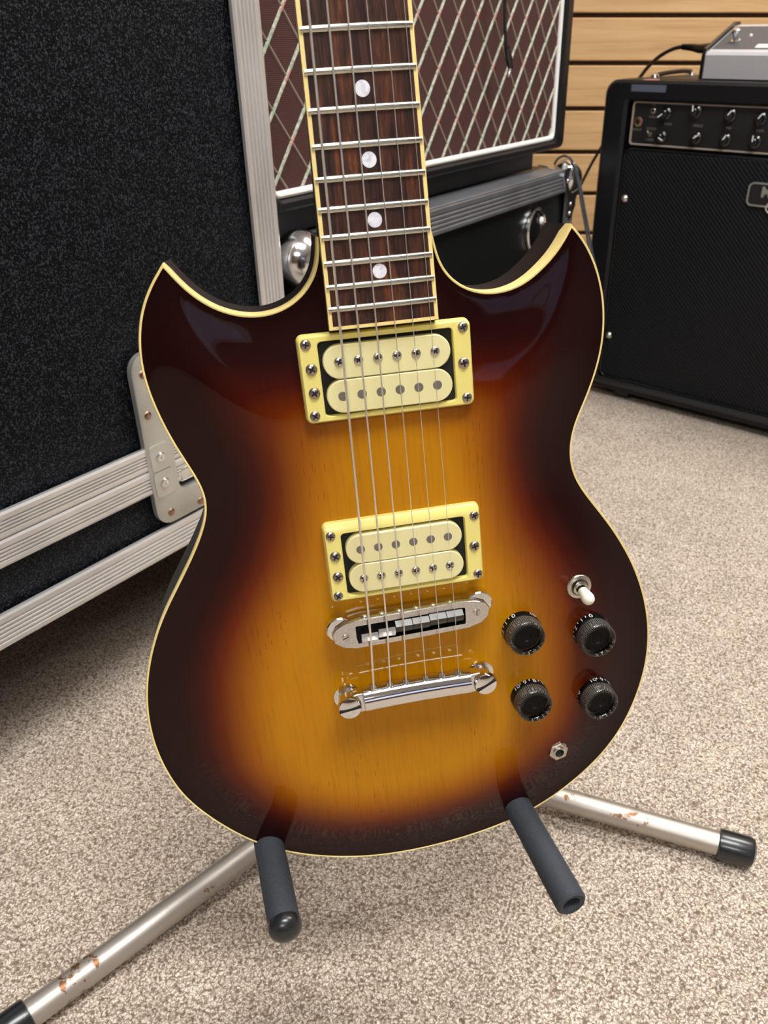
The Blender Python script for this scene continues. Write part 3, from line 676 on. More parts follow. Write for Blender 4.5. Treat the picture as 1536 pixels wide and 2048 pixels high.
# ================================================================== THE GUITAR
RG = [[0.977764, 0.078096, -0.194624], [0.20453, -0.150168, 0.967273], [0.046314, -0.985571, -0.162802]]
TG = [-55.901, 477.759, 332.949]
OUT = [(29.0, 419.0), (30.2, 424.2), (31.0, 429.0), (32.2, 435.7), (35.1, 441.0), (39.3, 445.8), (44.1, 449.5), (49.5, 452.2), (55.9, 454.2), (62.3, 454.8), (69.8, 454.2), (77.3, 452.3), (82.1, 449.3), (88.6, 444.9), (94.1, 440.1), (98.7, 435.3), (102.3, 430.0), (105.2, 424.8), (108.8, 428.3), (113.2, 434.2), (117.0, 441.5), (120.1, 449.8), (122.5, 458.9), (123.4, 466.6), (123.9, 475.5), (123.3, 485.1), (122.0, 492.2), (120.2, 499.4), (118.0, 506.5), (115.0, 514.9), (111.6, 521.8), (108.5, 528.3), (106.2, 534.7), (104.6, 541.6), (104.3, 548.4), (104.8, 555.8), (106.5, 563.1), (110.0, 570.2), (114.6, 577.2), (120.5, 585.4), (126.6, 593.7), (132.4, 602.5), (137.8, 611.4), (142.9, 620.9), (147.6, 630.9), (151.7, 641.6), (154.5, 650.7), (157.3, 661.4), (159.4, 673.1), (160.5, 684.9), (160.4, 697.7), (159.1, 710.5), (156.4, 724.3), (151.3, 739.5), (146.4, 751.7), (139.5, 765.3), (128.6, 779.5), (112.0, 795.0), (90.6, 810.0), (70.8, 818.5), (53.9, 823.3), (31.0, 827.2), (11.9, 829.2), (-7.1, 829.8), (-25.9, 829.2), (-44.2, 827.0), (-62.0, 822.7), (-87.9, 813.4), (-104.5, 803.9), (-120.7, 790.0), (-134.5, 774.1), (-147.1, 755.1), (-151.4, 747.4), (-155.8, 735.8), (-159.1, 724.0), (-161.2, 711.5), (-162.4, 698.9), (-162.1, 686.4), (-161.0, 675.4), (-159.3, 664.7), (-156.5, 653.3), (-153.2, 643.4), (-148.8, 632.2), (-143.2, 620.7), (-138.0, 611.4), (-129.7, 599.1), (-116.9, 581.4), (-108.2, 566.3), (-105.0, 557.1), (-103.3, 549.1), (-103.8, 541.9), (-106.3, 534.0), (-110.0, 524.9), (-114.0, 515.5), (-117.6, 504.3), (-120.3, 492.0), (-122.0, 482.1), (-122.4, 473.1), (-121.8, 464.8), (-120.2, 455.9), (-117.9, 447.4), (-114.0, 439.3), (-108.5, 431.3), (-103.2, 425.7), (-99.0, 432.6), (-93.7, 439.3), (-88.0, 444.5), (-80.8, 449.5), (-71.9, 453.2), (-62.6, 454.6), (-53.6, 454.0), (-44.8, 451.2), (-37.2, 446.2), (-31.6, 439.4), (-28.9, 433.8), (-27.6, 428.6), (-26.8, 423.5), (-26.2, 418.0)]
TIPR, TIPL = 17, 103
OY, OZ = 829.8, 36.5
def gv(q): return (q[0] / 1000, -(q[1] - OY) / 1000, -(q[2] - OZ) / 1000)
_o = [sum(RG[i][k] * (0, OY, OZ)[k] for k in range(3)) + TG[i] for i in range(3)]
GM = Matrix(((RG[0][0], -RG[0][1], -RG[0][2], _o[0] / 1000), (RG[1][0], -RG[1][1], -RG[1][2], _o[1] / 1000), (RG[2][0], -RG[2][1], -RG[2][2], (_o[2] + 650) / 1000), (0, 0, 0, 1)))
gt = empty('electric_guitar', GM); tag(gt, 'sunburst double cutaway electric guitar with cream binding, upright on the stand', 'electric guitar')
G = lambda: MB(gv)
def zrim(y): return 18.0 + 0.05 * (y - 460.0)
ARCH = 9.5
# --- smooth outline: three runs with sharp horn tips
def run(pts):
    P_ = np.array(pts, float)
    for _ in range(2):
        Q = P_.copy(); Q[1:-1] = 0.25 * P_[:-2] + 0.5 * P_[1:-1] + 0.25 * P_[2:]; P_ = Q
    s_ = spline([(a, b2, 0) for a, b2 in P_], 6); s_ = np.array([(q[0], q[1]) for q in s_])
    d = np.r_[0, np.cumsum(np.hypot(*np.diff(s_, axis=0).T))]; n_ = max(4, int(d[-1] / 2.6)); u = np.linspace(0, d[-1], n_ + 1)
    return np.c_[np.interp(u, d, s_[:, 0]), np.interp(u, d, s_[:, 1])]
r1 = run(OUT[:TIPR + 1]); r2 = run(OUT[TIPR:TIPL + 1]); r3 = run(OUT[TIPL:])
inner = np.vstack([r1[:-1], r2[:-1], r3])
def tang(k, arr):
    a = arr[max(k - 1, 0)]; c = arr[min(k + 1, len(arr) - 1)]; t_ = c - a; return t_ / np.hypot(*t_)
BW = 1.35
def offset_run(arr):
    out = []
    for k in range(len(arr)):
        t_ = tang(k, arr); out.append(arr[k] + BW * np.array([t_[1], -t_[0]]))
    return np.array(out)
o1, o2_, o3_ = offset_run(r1), offset_run(r2), offset_run(r3)
# sign check: outline runs clockwise in (x, y-down); outward must increase distance from the centre
if np.hypot(*(o2_[len(o2_) // 2] - (0, 640))) < np.hypot(*(r2[len(r2) // 2] - (0, 640))):
    o1, o2_, o3_ = (2 * r1 - o1), (2 * r2 - o2_), (2 * r3 - o3_)
def miter(pa, pb, base, arr1, arr2):
    t1 = tang(len(arr1) - 1, arr1); t2 = tang(0, arr2); A = np.array([[t1[0], -t2[0]], [t1[1], -t2[1]]]); s_ = np.linalg.solve(A, pb - pa); q = pa + t1 * s_[0]
    v_ = q - base; L_ = np.hypot(*v_); return base + v_ * min(1.0, 5.0 / L_)
m1 = miter(o1[-1], o2_[0], r1[-1], r1, r2); m2 = miter(o2_[-1], o3_[0], r2[-1], r2, r3)
outer = np.vstack([o1[:-1], [m1], o2_[1:-1], [m2], o3_[1:]])
tr = len(r1) - 1; tl = len(r1) - 1 + len(r2) - 1
# --- height and burst fields on a raster
ST = 2.5
gx = np.arange(-170, 170, ST); gy = np.arange(415.5, 834, ST); XX, YY = np.meshgrid(gx, gy); PT = np.c_[XX.ravel(), YY.ravel()]
poly = inner.copy()
def inside(P_, pg):
    r = np.zeros(len(P_), bool); n_ = len(pg); j = n_ - 1
    for i in range(n_):
        xi, yi = pg[i]; xj, yj = pg[j]
        c = ((yi > P_[:, 1]) != (yj > P_[:, 1])) & (P_[:, 0] < (xj - xi) * (P_[:, 1] - yi) / (yj - yi + 1e-12) + xi); r ^= c; j = i
    return r
def dist(P_, pl):
    best = np.full(len(P_), 1e9)
    for i in range(len(pl) - 1):
        a, c = pl[i], pl[i + 1]; ab = c - a; t_ = np.clip(((P_ - a) @ ab) / (ab @ ab), 0, 1); best = np.minimum(best, np.hypot(*(P_ - a - t_[:, None] * ab).T))
    return best
INS = inside(PT, poly); D = dist(PT, inner); D[~INS] = 0
f = np.clip(D / 52.0, 0, 1); f = f * f * (3 - 2 * f)
Fg = f.reshape(XX.shape); Dg = D.reshape(XX.shape); insg = INS.reshape(XX.shape)
w_ = np.clip((Dg - 3) / 14.0, 0, 1) * insg
for _ in range(14):
    Pn = np.pad(Fg, 1, mode='edge'); av = (Pn[:-2, 1:-1] + Pn[2:, 1:-1] + Pn[1:-1, :-2] + Pn[1:-1, 2:]) / 4; Fg = Fg * (1 - w_) + av * w_
def scale_burst(x, y):
    s_ = np.interp(y, [440, 480, 520, 560, 620, 690, 760, 800], [96, 90, 79, 67, 71, 83, 69, 62])
    return s_ * (1.0 + np.clip(x, -60, 160) / 1000.0 * np.clip((y - 560) / 100, 0, 1) * 1.3)
Ug = np.clip(Dg / scale_burst(XX, YY), 0, 1.05)
for _ in range(30):
    Pn = np.pad(Ug, 1, mode='edge'); Ug = np.where(insg, (Pn[:-2, 1:-1] + Pn[2:, 1:-1] + Pn[1:-1, :-2] + Pn[1:-1, 2:]) / 4, Ug)
def samp(Z, x, y):
    i = (x - gx[0]) / ST; j = (y - gy[0]) / ST; i0 = int(max(0, min(len(gx) - 2, math.floor(i)))); j0 = int(max(0, min(len(gy) - 2, math.floor(j)))); a = i - i0; c = j - j0
    return Z[j0, i0] * (1 - a) * (1 - c) + Z[j0, i0 + 1] * a * (1 - c) + Z[j0 + 1, i0] * (1 - a) * c + Z[j0 + 1, i0 + 1] * a * c
def zs(x, y): return zrim(y) - ARCH * samp(Fg, x, y)
# --- top plate
sel = INS & (D > 1.7); pts = [tuple(q) for q in poly] + [tuple(q) for q in PT[sel]]
nb = len(poly)
zt = [zrim(y) for x, y in poly] + list(zrim(PT[sel][:, 1]) - ARCH * Fg.ravel()[sel])
ub = [0.0] * nb + list(Ug.ravel()[sel])
res = delaunay_2d_cdt([Vector(q) for q in pts], [(i, (i + 1) % nb) for i in range(nb)], [list(range(nb))], 1, 1e-5)
vmap = [o_[0] if o_ else 0 for o_ in res[3]]
me = bpy.data.meshes.new('sunburst_top')
me.from_pydata([gv((v.x, v.y, zt[vmap[i]])) for i, v in enumerate(res[0])], [], [list(q) for q in res[2]])
me.polygons.foreach_set('use_smooth', [True] * len(me.polygons))
at = me.attributes.new('burst', 'FLOAT', 'POINT'); at.data.foreach_set('value', [ub[vmap[i]] for i in range(len(res[0]))])
bm = bmesh.new(); bm.from_mesh(me)
if sum(q.normal.z for q in bm.faces) < 0: bmesh.ops.reverse_faces(bm, faces=bm.faces[:])
bm.to_mesh(me); bm.free()
link('sunburst_top', me, M['burst'], gt)
# --- binding: top strip + side strip
rings = []
zz = [zrim(y) for x, y in inner]; assert len(inner) == len(outer)
rings.append([(x, y, z_) for (x, y), z_ in zip(inner, zz)])
inn = inner
rings.append([(x, y, z_ - 0.15) for (x, y), z_ in zip(inner + (outer - inner) * 0.12, zz)])
rings.append([(x, y, z_ - 0.10) for (x, y), z_ in zip(inner + (outer - inner) * 0.72, zz)])
rings.append([(x, y, z_ + 0.7) for (x, y), z_ in zip(outer, zz)])
# the side strip is much deeper inside the two cutaways
bd = np.array([13.0 if (k < tr or k > tl) else 5.0 for k in range(len(outer))]); bd[tr] = 9.0; bd[tl] = 9.0
rings.append([(x, y, z_ + d_) for (x, y), z_, d_ in zip(outer, zz, bd)])
b_ = G(); b_.loops(rings, False, False, False, 0, True); b_.build('body_binding', M['binding'], gt, 50)
# --- sides and back
THK = 47.0
rings = [[(x, y, z_ + d_ - .05) for (x, y), z_, d_ in zip(outer, zz, bd)], [(x, y, z_ + THK - 5) for (x, y), z_ in zip(outer, zz)],
         [(x, y, z_ + THK - 1.5) for (x, y), z_ in zip(inner - (outer - inner) * .4, zz)], [(x, y, z_ + THK) for (x, y), z_ in zip(inner - (outer - inner) * 2.2, zz)]]
b_ = G(); b_.loops(rings, True, False, True, 0, True); b_.build('body_back', M['side'], gt, 50)
# --- neck
def fbw(y): return (54.19 + 0.0304 * (y - 451.8)) / 2 + 0.6
def neckhalf(y): return fbw(y) - 0.15
b_ = G(); rings = []
for y, dpt in ((-2, 16), (60, 16), (240, 18), (360, 20), (410, 30), (440, 40), (463, 44)):
    w = neckhalf(y); ring = []
    for k in range(17):
        a = PI * k / 16; ring.append((w * math.copysign(abs(math.cos(a)) ** 0.5, math.cos(a)), y, 6.6 + dpt * (math.sin(a) ** (0.8 if y < 400 else 0.35))))
    rings.append(ring)
b_.loops(rings, True, True, True, 0, True); b_.build('neck', M['side'], gt, 60)
# headstock and nut (above the frame)
b_ = G()
hs_ = [(-22, 0), (-24, -20), (-36, -60), (-38, -150), (-30, -176), (-8, -168), (0, -160), (8, -168), (30, -176), (38, -150), (36, -60), (24, -20), (22, 0)]
b_.loops([[(x, y, 6 - y * 0.2 + 0) for x, y in hs_], [(x, y, 20 - y * 0.2) for x, y in hs_]], True, True, True, 0, False); b_.build('headstock', M['black'], gt)
for sg in (-1, 1):
    for k in range(3):
        y = -45 - 42 * k
        b_ = G(); b_.lathe((sg * 24, y, 6 - y * .2), (0, 0, -1), [(5, 0), (5, 2), (3, 3), (3, 14), (3.6, 16)], 16); b_.tube([(sg * 36, y, 18 - y * .2), (sg * 48, y, 18 - y * .2), (sg * 56, y, 18 - y * .2)], lambda u: 3 if u < .6 else 7, 12); b_.build('tuner', M['chrome'], gt)
# --- fretboard (cylindrical radius) with binding
def zb(x): return x * x / 700.0
def slab(name, x0f, x1f, y0, y1, zoff0, zoff1, mat, nx=12, ny=2):
    b_ = G(); rings = []
    for j in range(ny + 1):
        y = y0 + (y1 - y0) * j / ny; xa, xb = x0f(y), x1f(y)
        top = [(xa + (xb - xa) * i / nx, y, zb(xa + (xb - xa) * i / nx) + zoff0) for i in range(nx + 1)]
        rings.append(top + [(xb, y, zoff1), (xa, y, zoff1)])
    b_.loops(rings, True, True, True, 0, True); return b_.build(name, mat, gt)
FBE = 461.8
slab('fretboard', lambda y: -fbw(y) + 1.9, lambda y: fbw(y) - 1.9, 0, FBE - 1.7, 0.0, 6.8, M['rosewood'])
slab('fretboard_binding', lambda y: -fbw(y), lambda y: -fbw(y) + 1.9, 0, FBE, -0.05, 6.8, M['binding'], 2)
slab('fretboard_binding', lambda y: fbw(y) - 1.9, lambda y: fbw(y), 0, FBE, -0.05, 6.8, M['binding'], 2)
slab('fretboard_binding', lambda y: -fbw(y) + 1.9, lambda y: fbw(y) - 1.9, FBE - 1.7, FBE, -0.02, 6.8, M['binding'])
slab('nut', lambda y: -fbw(y), lambda y: fbw(y), -4, 0, -1.6, 6.8, M['bobbin'])
for n_ in range(1, 23):
    y0 = 628.0 * (1 - 2 ** (-n_ / 12.0)); hw = fbw(y0) - 0.6; b_ = G(); rings = []
    for i in range(11):
        x = -hw + 2 * hw * i / 10; e = 0.75 if i in (0, 10) else 1.0; z0 = zb(x)
        rings.append([(x, y0 + 1.6 * math.cos(a) * (0.9 if i in (0, 10) else 1), z0 + 0.1 - 1.45 * e * math.sin(a) ** .8) for a in np.linspace(0, PI, 8)])
    b_.loops(rings, True, True, True, 0, True); b_.build('fret', M['fret'], gt, 60)
for n_ in (3, 5, 7, 9, 15, 17, 19, 21):
    y0 = 628.0 * (1 - 2 ** (-(n_ - .5) / 12.0)) - 0.2
    b_ = G(); b_.lathe((-0.1, y0, 0.06), (0, 0, -1), [(3.5, -1.0), (3.5, 0.12), (3.3, 0.16)], 28); b_.build('inlay_dot', M['pearl'], gt)
for x0 in (-12, 12):
    b_ = G(); b_.lathe((x0, 628.0 * (1 - 2 ** (-11.5 / 12.0)), 0.26), (0, 0, -1), [(3.4, -1.0), (3.4, 0.12), (3.3, 0.16)], 28); b_.build('inlay_dot', M['pearl'], gt)
for n_ in (15, 17, 19, 21):
    y0 = 628.0 * (1 - 2 ** (-(n_ - .5) / 12.0)); b_ = G(); w = fbw(y0); b_.lathe((-w - 0.02, y0, 3.6), (-1, 0, 0), [(1.0, -1), (1.0, 0.08)], 14); b_.build('side_dot', M['matte'], gt)

# --- screws
def phillips(x, y, z, r, parent, name='screw', mat=None, lift=1.3, turn=0.3):
    b_ = G(); b_.lathe((x, y, z), (0, 0, -1), [(r, -0.6), (r, 0.1), (r * .93, lift * .45), (r * .7, lift * .8), (r * .35, lift), (0.05, lift * 1.03)], 24, 0)
    c, s_ = math.cos(turn), math.sin(turn)
    for k in range(2):
        ux, uy = (c, s_) if k == 0 else (-s_, c); L_, w = r * 0.62, r * 0.15
        q = [(x + ux * L_ - uy * w, y + uy * L_ + ux * w), (x + ux * L_ + uy * w, y + uy * L_ - ux * w), (x - ux * L_ + uy * w, y - uy * L_ - ux * w), (x - ux * L_ - uy * w, y - uy * L_ + ux * w)]
        zt_ = z - lift * 1.06
        b_.loops([[(a, d_, z - lift * .5) for a, d_ in q], [(a, d_, zt_) for a, d_ in q]], True, False, True, 1, False)
    return b_.build(name, [mat or M['screw'], M['recess']], parent)
def slotted(b_, x, y, z, r, lift, ang=0.2, smi=1):
    ux, uy = math.cos(ang), math.sin(ang); L_, w = r * .92, r * .09
    q = [(x + ux * L_ - uy * w, y + uy * L_ + ux * w), (x + ux * L_ + uy * w, y + uy * L_ - ux * w), (x - ux * L_ + uy * w, y - uy * L_ - ux * w), (x - ux * L_ - uy * w, y - uy * L_ + ux * w)]
    b_.loops([[(a, d_, z - lift * .2) for a, d_ in q], [(a, d_, z - lift * 1.03) for a, d_ in q]], True, False, True, smi, False)
# --- pickups
def pickup(x0, y0, x1, y1, ztop, zbot, opening, bob, screw_y, slug_y, screws, spring_screws, bev):
    b_ = G(); n_ = 6
    O0 = rrect(x0, y0, x1, y1, 3.2, n_); O1 = rrect(x0 + .9, y0 + bev, x1 - .9, y1 - .9, 2.6, n_)
    I = rrect(*opening, 2.2, n_)
    b_.loops([[(x, y, zbot) for x, y in rrect(x0 - .4, y0 - .4, x1 + .4, y1 + .4, 3.4, n_)], [(x, y, ztop + (1.2 if bev < 2 else 2.6) if y < (y0 + y1) / 2 else ztop + 1.0) for x, y in O0], [(x, y, ztop) for x, y in O1], [(x, y, ztop) for x, y in rrect(opening[0] - .3, opening[1] - .3, opening[2] + .3, opening[3] + .3, 2.4, n_)],
              [(x, y, ztop + .4) for x, y in I], [(x, y, zbot) for x, y in I]], True, False, False, 0, True)
    ring = b_.build('pickup', M['ring'], gt, 40)
    b_ = G(); b_.box((opening[0] + .2, opening[1] + .2, ztop + 3.6), (opening[2] - .2, opening[3] - .2, ztop + 9)); b_.build('cavity_plate', M['recess'], ring)
    for (ya, yb) in bob:
        b_ = G(); S = rrect(-32.9, ya, 33.7, yb, (yb - ya) / 2 - .01, 9); S1 = rrect(-32.4, ya + .5, 33.2, yb - .5, (yb - ya) / 2 - .51, 9)
        zt_ = ztop - 1.6
        b_.loops([[(x, y, zt_ + 5.5) for x, y in S], [(x, y, zt_ + .5) for x, y in S], [(x, y, zt_) for x, y in S1]], True, False, True, 0, True); b_.build('bobbin', M['bobbin'], ring)
    for k in range(6):
        x = -24.8 + 10.03 * k + .1
        phillips(x, screw_y, ztop - 1.7, 2.55, ring, 'pole_screw', M['nickel'], 1.0, 0.5 + k * .37)
        b_ = G(); b_.lathe((x, slug_y, ztop - 1.55), (0, 0, -1), [(2.45, -.6), (2.45, .15), (2.2, .28)], 24); b_.build('pole_slug', M['pole'], ring)
    for i, (x, y) in enumerate(screws): phillips(x, y, ztop, 2.75, ring, 'ring_screw', M['screw'], 1.1, .2 + i * .5)
    for i, (x, y) in enumerate(spring_screws): phillips(x, y, ztop, 3.05, ring, 'height_screw', M['screw'], 1.5, .6 + i * .4)
    return ring
pk = pickup(-44.6, 463.9, 45.4, 509.0, 6.0, 11.5, (-34.6, 467.4, 35.8, 506.0), [(469.6, 487.0), (487.5, 504.8)], 478.2, 495.9,
       [(-40.4, 468.2), (-40.2, 505.0), (41.3, 467.8), (41.4, 504.9)], [(-39.0, 480.8), (-39.0, 493.0), (40.6, 486.3)], 1.0); pk['label'] = 'upper cream humbucking pickup next to the fretboard'
pk = pickup(-44.2, 567.1, 45.5, 614.3, 8.0, 18.0, (-34.8, 573.2, 36.2, 611.6), [(574.7, 592.0), (592.4, 609.9)], 601.3, 583.4,
       [(-40.3, 573.7), (-40.3, 610.6), (41.8, 573.7), (42.0, 610.2)], [(-39.1, 586.1), (-39.1, 598.7), (40.9, 592.3)], 3.2); pk['label'] = 'lower cream humbucking pickup next to the bridge'

# --- bridge
b_ = G()
def barloop(g, z_):
    top = [(-47 + g * .7, 634.5), (-44.5 + g * .5, 630.5 + g * .4), (-39, 627.5 + g), (-30, 626.2 + g), (30, 625.2 + g), (39, 626.0 + g), (45 - g * .5, 628.4 + g * .4), (47.6 - g * .7, 632.5)]
    bot = [(46.5 - g * .7, 637.5), (42 - g * .4, 641.5 - g * .5), (34, 644.0 - g), (0, 645.2 - g), (-34, 645.4 - g), (-41.5 + g * .4, 643.2 - g * .5), (-46 + g * .6, 639.5)]
    return [(x, y, z_) for x, y in top + bot]
slot = [(-33, 632.6), (-33, 630.9), (-32.4, 630.5), (-25, 630.4), (25, 629.6), (31.9, 629.6), (32.5, 630.2), (32.5, 633.5), (32.5, 637.5), (32.2, 640.3), (25, 640.5), (0, 641.1), (-25, 641.7), (-32.4, 641.9), (-33, 638.0)]
b_.loops([barloop(0, 15.5), barloop(0, 6.6), barloop(.7, 5.7), [(x, y, 5.6) for x, y in slot], [(x, y, 13.0) for x, y in slot]], True, False, True, 0, True)
bridge = b_.build('bridge', M['chrome_pit'], gt, 40); bridge['label'] = 'chrome bridge with six saddles'
b_ = G(); b_.loops([[(x, y, 12.8) for x, y in slot], [(x, y, 12.6) for x, y in slot]], True, True, True, 0, False); b_.build('slot_floor', M['recess'], bridge)
for i, (x, y) in enumerate(((-39.2, 636.8), (39.4, 634.2))):
    b_ = G(); b_.lathe((x, y, 5.7), (0, 0, -1), [(2.2, -.5), (2.2, .25), (1.9, .45)], 20); slotted(b_, x, y, 5.5, 2.1, .45, -.35 if i == 0 else -1.5); b_.build('end_screw', [M['nickel'], M['recess']], bridge)
for i, (x, y) in enumerate(((-41.8, 633.0), (42.0, 630.5))):
    b_ = G(); z0 = zs(x, y)
    b_.lathe((x, y, z0 + .5), (0, 0, -1), [(7.6, 0), (7.9, 1.0), (7.9, z0 - 8.6), (7.3, z0 - 8.0), (3, z0 - 7.8)], 36); b_.build('post_wheel', M['chrome'], bridge)
for k in range(6):
    x = -25.4 + 10.2 * k
    b_ = G(); b_.lathe((x - 1.5, 626.6, 8.6), (0, -1, -.35), [(2.2, 0), (2.2, 1.0), (1.6, 1.6), (0.3, 1.9)], 16); b_.build('saddle_screw', M['chrome'], bridge)
    yc = 637.6 if k == 0 else (636.2 if k == 1 else (634.6 if k < 4 else 634.0)) - 0.05 * k
    b_ = G(); pr = [(-4.0, 8.5), (-4.0, 3.6), (-1.6, 0.35), (0.2, 0.25), (3.4, 3.4), (3.4, 8.5)] if k > 1 else [(-3.2, 8.5), (-3.2, 1.4), (-1.6, .3), (2.4, 2.9), (3.4, 3.4), (3.4, 8.5)]
    b_.loops([[(xx, yc + a, z_ + 1.0) for a, z_ in pr] for xx in (x - 4.9, x + 4.9)], True, True, True, 0, False); b_.build('saddle', M['saddle_shaded'] if k > 1 else M['steel_bright'], bridge)
# --- tailpiece
b_ = G()
def tail_ring(x, y0, r, z0):
    return [(x, y0 + r * math.cos(a), z0 - r * .92 * math.sin(a)) for a in np.linspace(0, 2 * PI, 25)[:-1]]
rings = []
for x in np.linspace(-33.0, 33.0, 13):
    bow = -2.0 * (1 - (x / 33.0) ** 2); rings.append(tail_ring(x, 682.6 - x * 0.0 + bow * .35, 7.9, 9.6))
b_.loops(rings, True, True, True, 0, True)
tail = b_.build('tailpiece', M['chrome'], gt); tail['label'] = 'chrome stop tailpiece'
for sx in (-1, 1):
    b_ = G(); b_.box((min(sx * 32.5, sx * 40), 676.5, 6.4), (max(sx * 32.5, sx * 40), 689.4, 15.0), bev=1.2)
    b_.build('end_lug', M['chrome'], tail)
for i, x in enumerate((-42.2, 42.0)):
    y = 683.6; z0 = zs(x, y)
    b_ = G(); b_.lathe((x, y, z0 + .5), (0, 0, -1), [(8.4, 0), (8.4, 3.0), (6.0, 3.4), (5.6, z0 - 6.5), (7.4, z0 - 6.0), (7.4, z0 - 4.2), (6.6, z0 - 2.9), (4, z0 - 2.3), (.1, z0 - 2.0)], 36)
    zq = 2.4
    slotted(b_, x, y, 3.4, 7.2, 1.2, -.12 if i == 0 else -.45)
    b_.build('stud', [M['chrome'], M['recess']], tail)
# --- strings
GA = [(1.34, -25.3, -20.6), (1.08, -15.3, -12.4), (0.84, -5.5, -3.8), (0.52, 4.9, 5.0), (0.38, 15.0, 13.4), (0.30, 25.2, 21.8)]
for k, (dm, xb_, x321) in enumerate(GA):
    sl = (xb_ - x321) / (630 - 321.0); x0 = x321 - sl * 321; xt = xb_ + (1.5 if k < 3 else -.6) * -0.9
    yb_ = 636.6 if k == 0 else (635.0 if k == 1 else 634.4)
    zc = lambda x: x * x / 700.0
    pts_ = [(x0, 0, zc(x0) - 1.5 - dm / 2), (x321, 321, zc(x321) - 2.2 - dm / 2), (xb_, yb_, 0.9 - dm / 2), (xt, 674.6, 5.6), (xt, 679, 8)]
    b_ = G(); b_.tube(pts_, dm / 2, 10); b_.build('string', M['string'], gt)
    b_ = G(); b_.lathe((xt, 671.8, 8.2), (0, 1, -.3), [(1.0, 0), (2.1, .6), (2.1, 3.4), (1.0, 4.4)], 14); b_.build('string_collar', M['nickel'], tail)
# --- knobs
def knob(x, y, rot, h=14.5):
    z0 = zs(x, y) + .2
    b_ = G(); R0, R1, HS = 12.3, 11.2, 6.2
    # black inner core, a flared skirt that narrows to a sunken disc
    b_.lathe((x, y, z0), (0, 0, -1), [(R0, .1), (R0 - .2, HS - .5), (R0 - .9, HS), (8.3, h - 3.2), (7.9, h - 2.9), (3.2, h - 2.9), (2.8, h - 3.3), (.1, h - 3.3)], 48)
    core = b_.build('control_knob', M['knob_core'], gt); core['label'] = 'black numbered control knob'
    b_ = G(); b_.lathe((x, y, z0), (0, 0, -1), [(R0 - .5, HS + .1), (R1, h - .5), (R1 - .4, h), (8.6, h), (8.3, h - .4)], 64, caps=False); b_.build('clear_shell', M['shell'], core, 20)
    b_ = G(); n_ = 60
    for i in range(n_):
        a = 2 * PI * i / n_; ca, sa = math.cos(a), math.sin(a)
        def rb(r, hh, w): return [(x + r * ca - sa * w, y + r * sa + ca * w, z0 - hh), (x + r * ca + sa * w, y + r * sa - ca * w, z0 - hh)]
        q = rb(R0 - .45, HS + .3, .40) + rb(R1 + .15, h - .5, .38) + rb(R1 - .3, h + .02, .26) + rb(R1 - 1.3, h + .04, .12)
        b_.add(q, [(0, 1, 3, 2), (2, 3, 5, 4), (4, 5, 7, 6)])
    tag(b_.build('knurl', M['rib'], core), kind='stuff')
    b_ = G(); step = 2 * PI * 300 / 360 / 10
    def on_side(a, hh): r = R0 + .06 - .2 * hh / HS; return (x + r * math.cos(a), y + r * math.sin(a), z0 - hh)
    def on_slope(a, u):
        r = (R0 - 1.3) + (8.7 - (R0 - 1.3)) * u; hh = HS + .2 + (h - 3.3 - HS) * u; return (x + r * math.cos(a), y + r * math.sin(a), z0 - hh - .15)
    for i in range(11):
        ang = rot - i * step; vs, fs = text_mesh(str(i), 4.9)
        b_.add([on_side(ang + vx / (R0 - .5), 3.1 - vy) for vx, vy, _ in vs], fs)
        b_.add([on_side(ang + sa_ * .022, hh) for sa_, hh in ((-1, .35), (1, .35), (1, .95), (-1, .95))], [(0, 1, 2, 3)])
        b_.add([on_slope(ang + vx * .8 / 10, .5 - vy / 6.0) for vx, vy, _ in vs], fs)
        if i < 10:
            a2 = ang - step / 2
            b_.add([on_side(a2 + sa_ * .024, hh) for sa_, hh in ((-1, 1.0), (1, 1.0), (1, 2.9), (-1, 2.9))], [(0, 1, 2, 3)])
            b_.add([on_slope(a2 + sa_ * .024, u) for sa_, u in ((-1, .25), (1, .25), (1, .75), (-1, .75))], [(0, 1, 2, 3)])
    b_.build('numerals', M['white'], core)
# rot: angle (x right, y down) of the numeral 0
KN = [(69.7, 657.2, -115), (116.4, 668.4, -94), (74.0, 708.4, 166), (119.8, 718.2, 202)]
for (x, y, r0) in KN: knob(x, y, math.radians(r0))
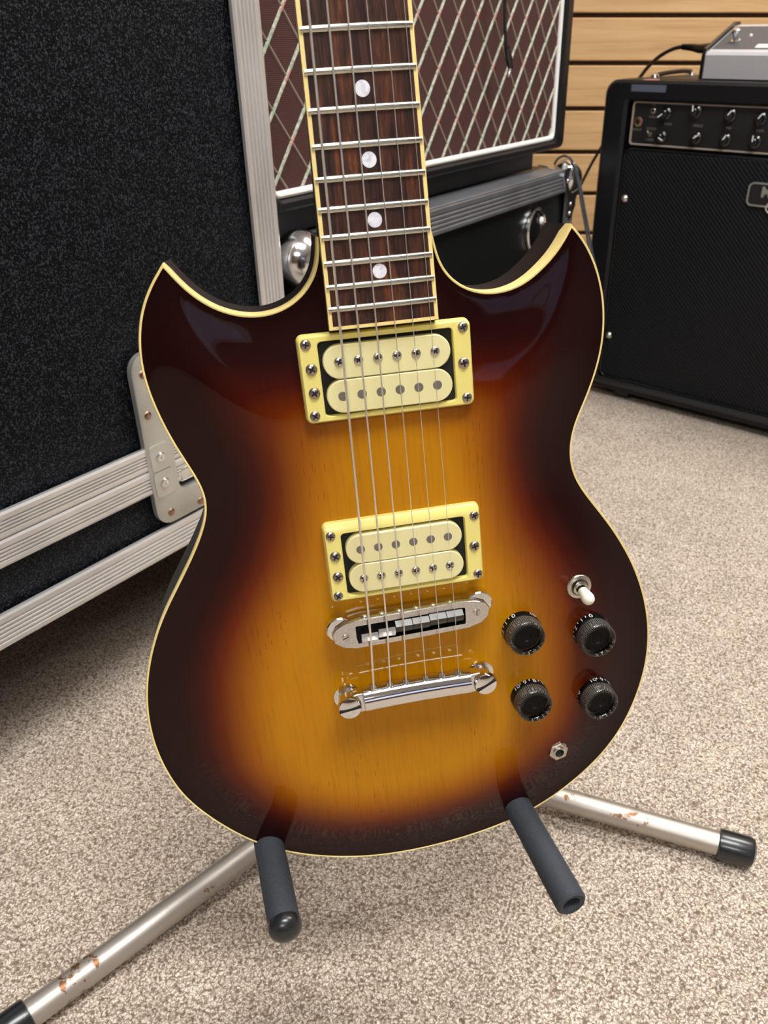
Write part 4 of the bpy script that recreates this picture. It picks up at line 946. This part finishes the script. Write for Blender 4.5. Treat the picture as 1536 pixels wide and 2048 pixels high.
# --- toggle switch
x, y = 108.0, 634.5; z0 = zs(x, y)
b_ = G(); b_.lathe((x, y, z0 + .3), (0, 0, -1), [(8.2, 0), (8.2, 2.2), (7.6, 2.8), (5.6, 3.0), (5.0, 1.4), (3.6, 1.0)], 72, rfun=lambda r, h, i: r - (.25 if i % 2 and r > 7.9 else 0)); sw = b_.build('toggle_switch', M['nickel'], gt, 25); sw['label'] = 'toggle switch with ivory tip'
b_ = G(); b_.lathe((x, y, z0), (0, 0, -1), [(4.6, 1.0), (4.6, 4.6), (4.0, 5.0), (3.0, 5.0), (2.6, 3.8)], 36, caps=False); b_.build('collar', M['nickel'], sw)
b_ = G(); b_.lathe((x, y, z0), (0.02, .10, -1), [(3.0, 2.4), (1.4, 3.0), (1.4, 8.0)], 20); b_.build('lever', M['nickel'], sw)
b_ = G(); b_.lathe((x + .1, y + .6, z0 - 6.6), (0.02, .10, -1), [(2.6, 0), (3.2, .8), (3.9, 7.5), (3.9, 9.5), (3.4, 11.4), (2.2, 12.7), (.1, 13.2)], 28); b_.build('lever_tip', M['tip'], sw)
# --- output jack on the face
x, y = 94.8, 760.2; z0 = zs(x, y); nt_ = (0, 0, -1)
b_ = G(); b_.lathe((x, y, z0 + 1.2), nt_, [(6.6, 0), (6.6, 1.7), (6.0, 1.9)], 40); jk = b_.build('output_jack', M['nickel'], gt)
b_ = G(); b_.lathe((x, y, z0 - .4), nt_, [(6.9, 0), (6.9, 1.6), (6.2, 2.1), (4.2, 2.15)], 6, smooth=False, caps=False); b_.build('hex_nut', M['nickel'], jk, 20)
b_ = G(); b_.lathe((x, y, z0 - 1.6), nt_, [(4.3, 0), (4.3, 1.7), (3.9, 2.1), (3.1, 2.1), (2.8, 1.2), (2.8, .4)], 30, caps=False); b_.build('sleeve', M['nickel'], jk)
b_ = G(); b_.lathe((x, y, z0 - 1.9), nt_, [(3.0, 0), (2.95, .1)], 24); b_.build('hole', M['recess'], jk)
# --- faint curved scratch above the tailpiece
pts_ = []
for u in np.linspace(0, 1, 20):
    x = -34 + 62 * u; y = 664.5 - 3.2 * u + 3.0 * math.sin(PI * u) * (-.6); pts_.append((x, y, zs(x, y) - .02))
b_ = G(); b_.tube(pts_, .16, 5); b_.build('scratch', M['scratch'], gt)
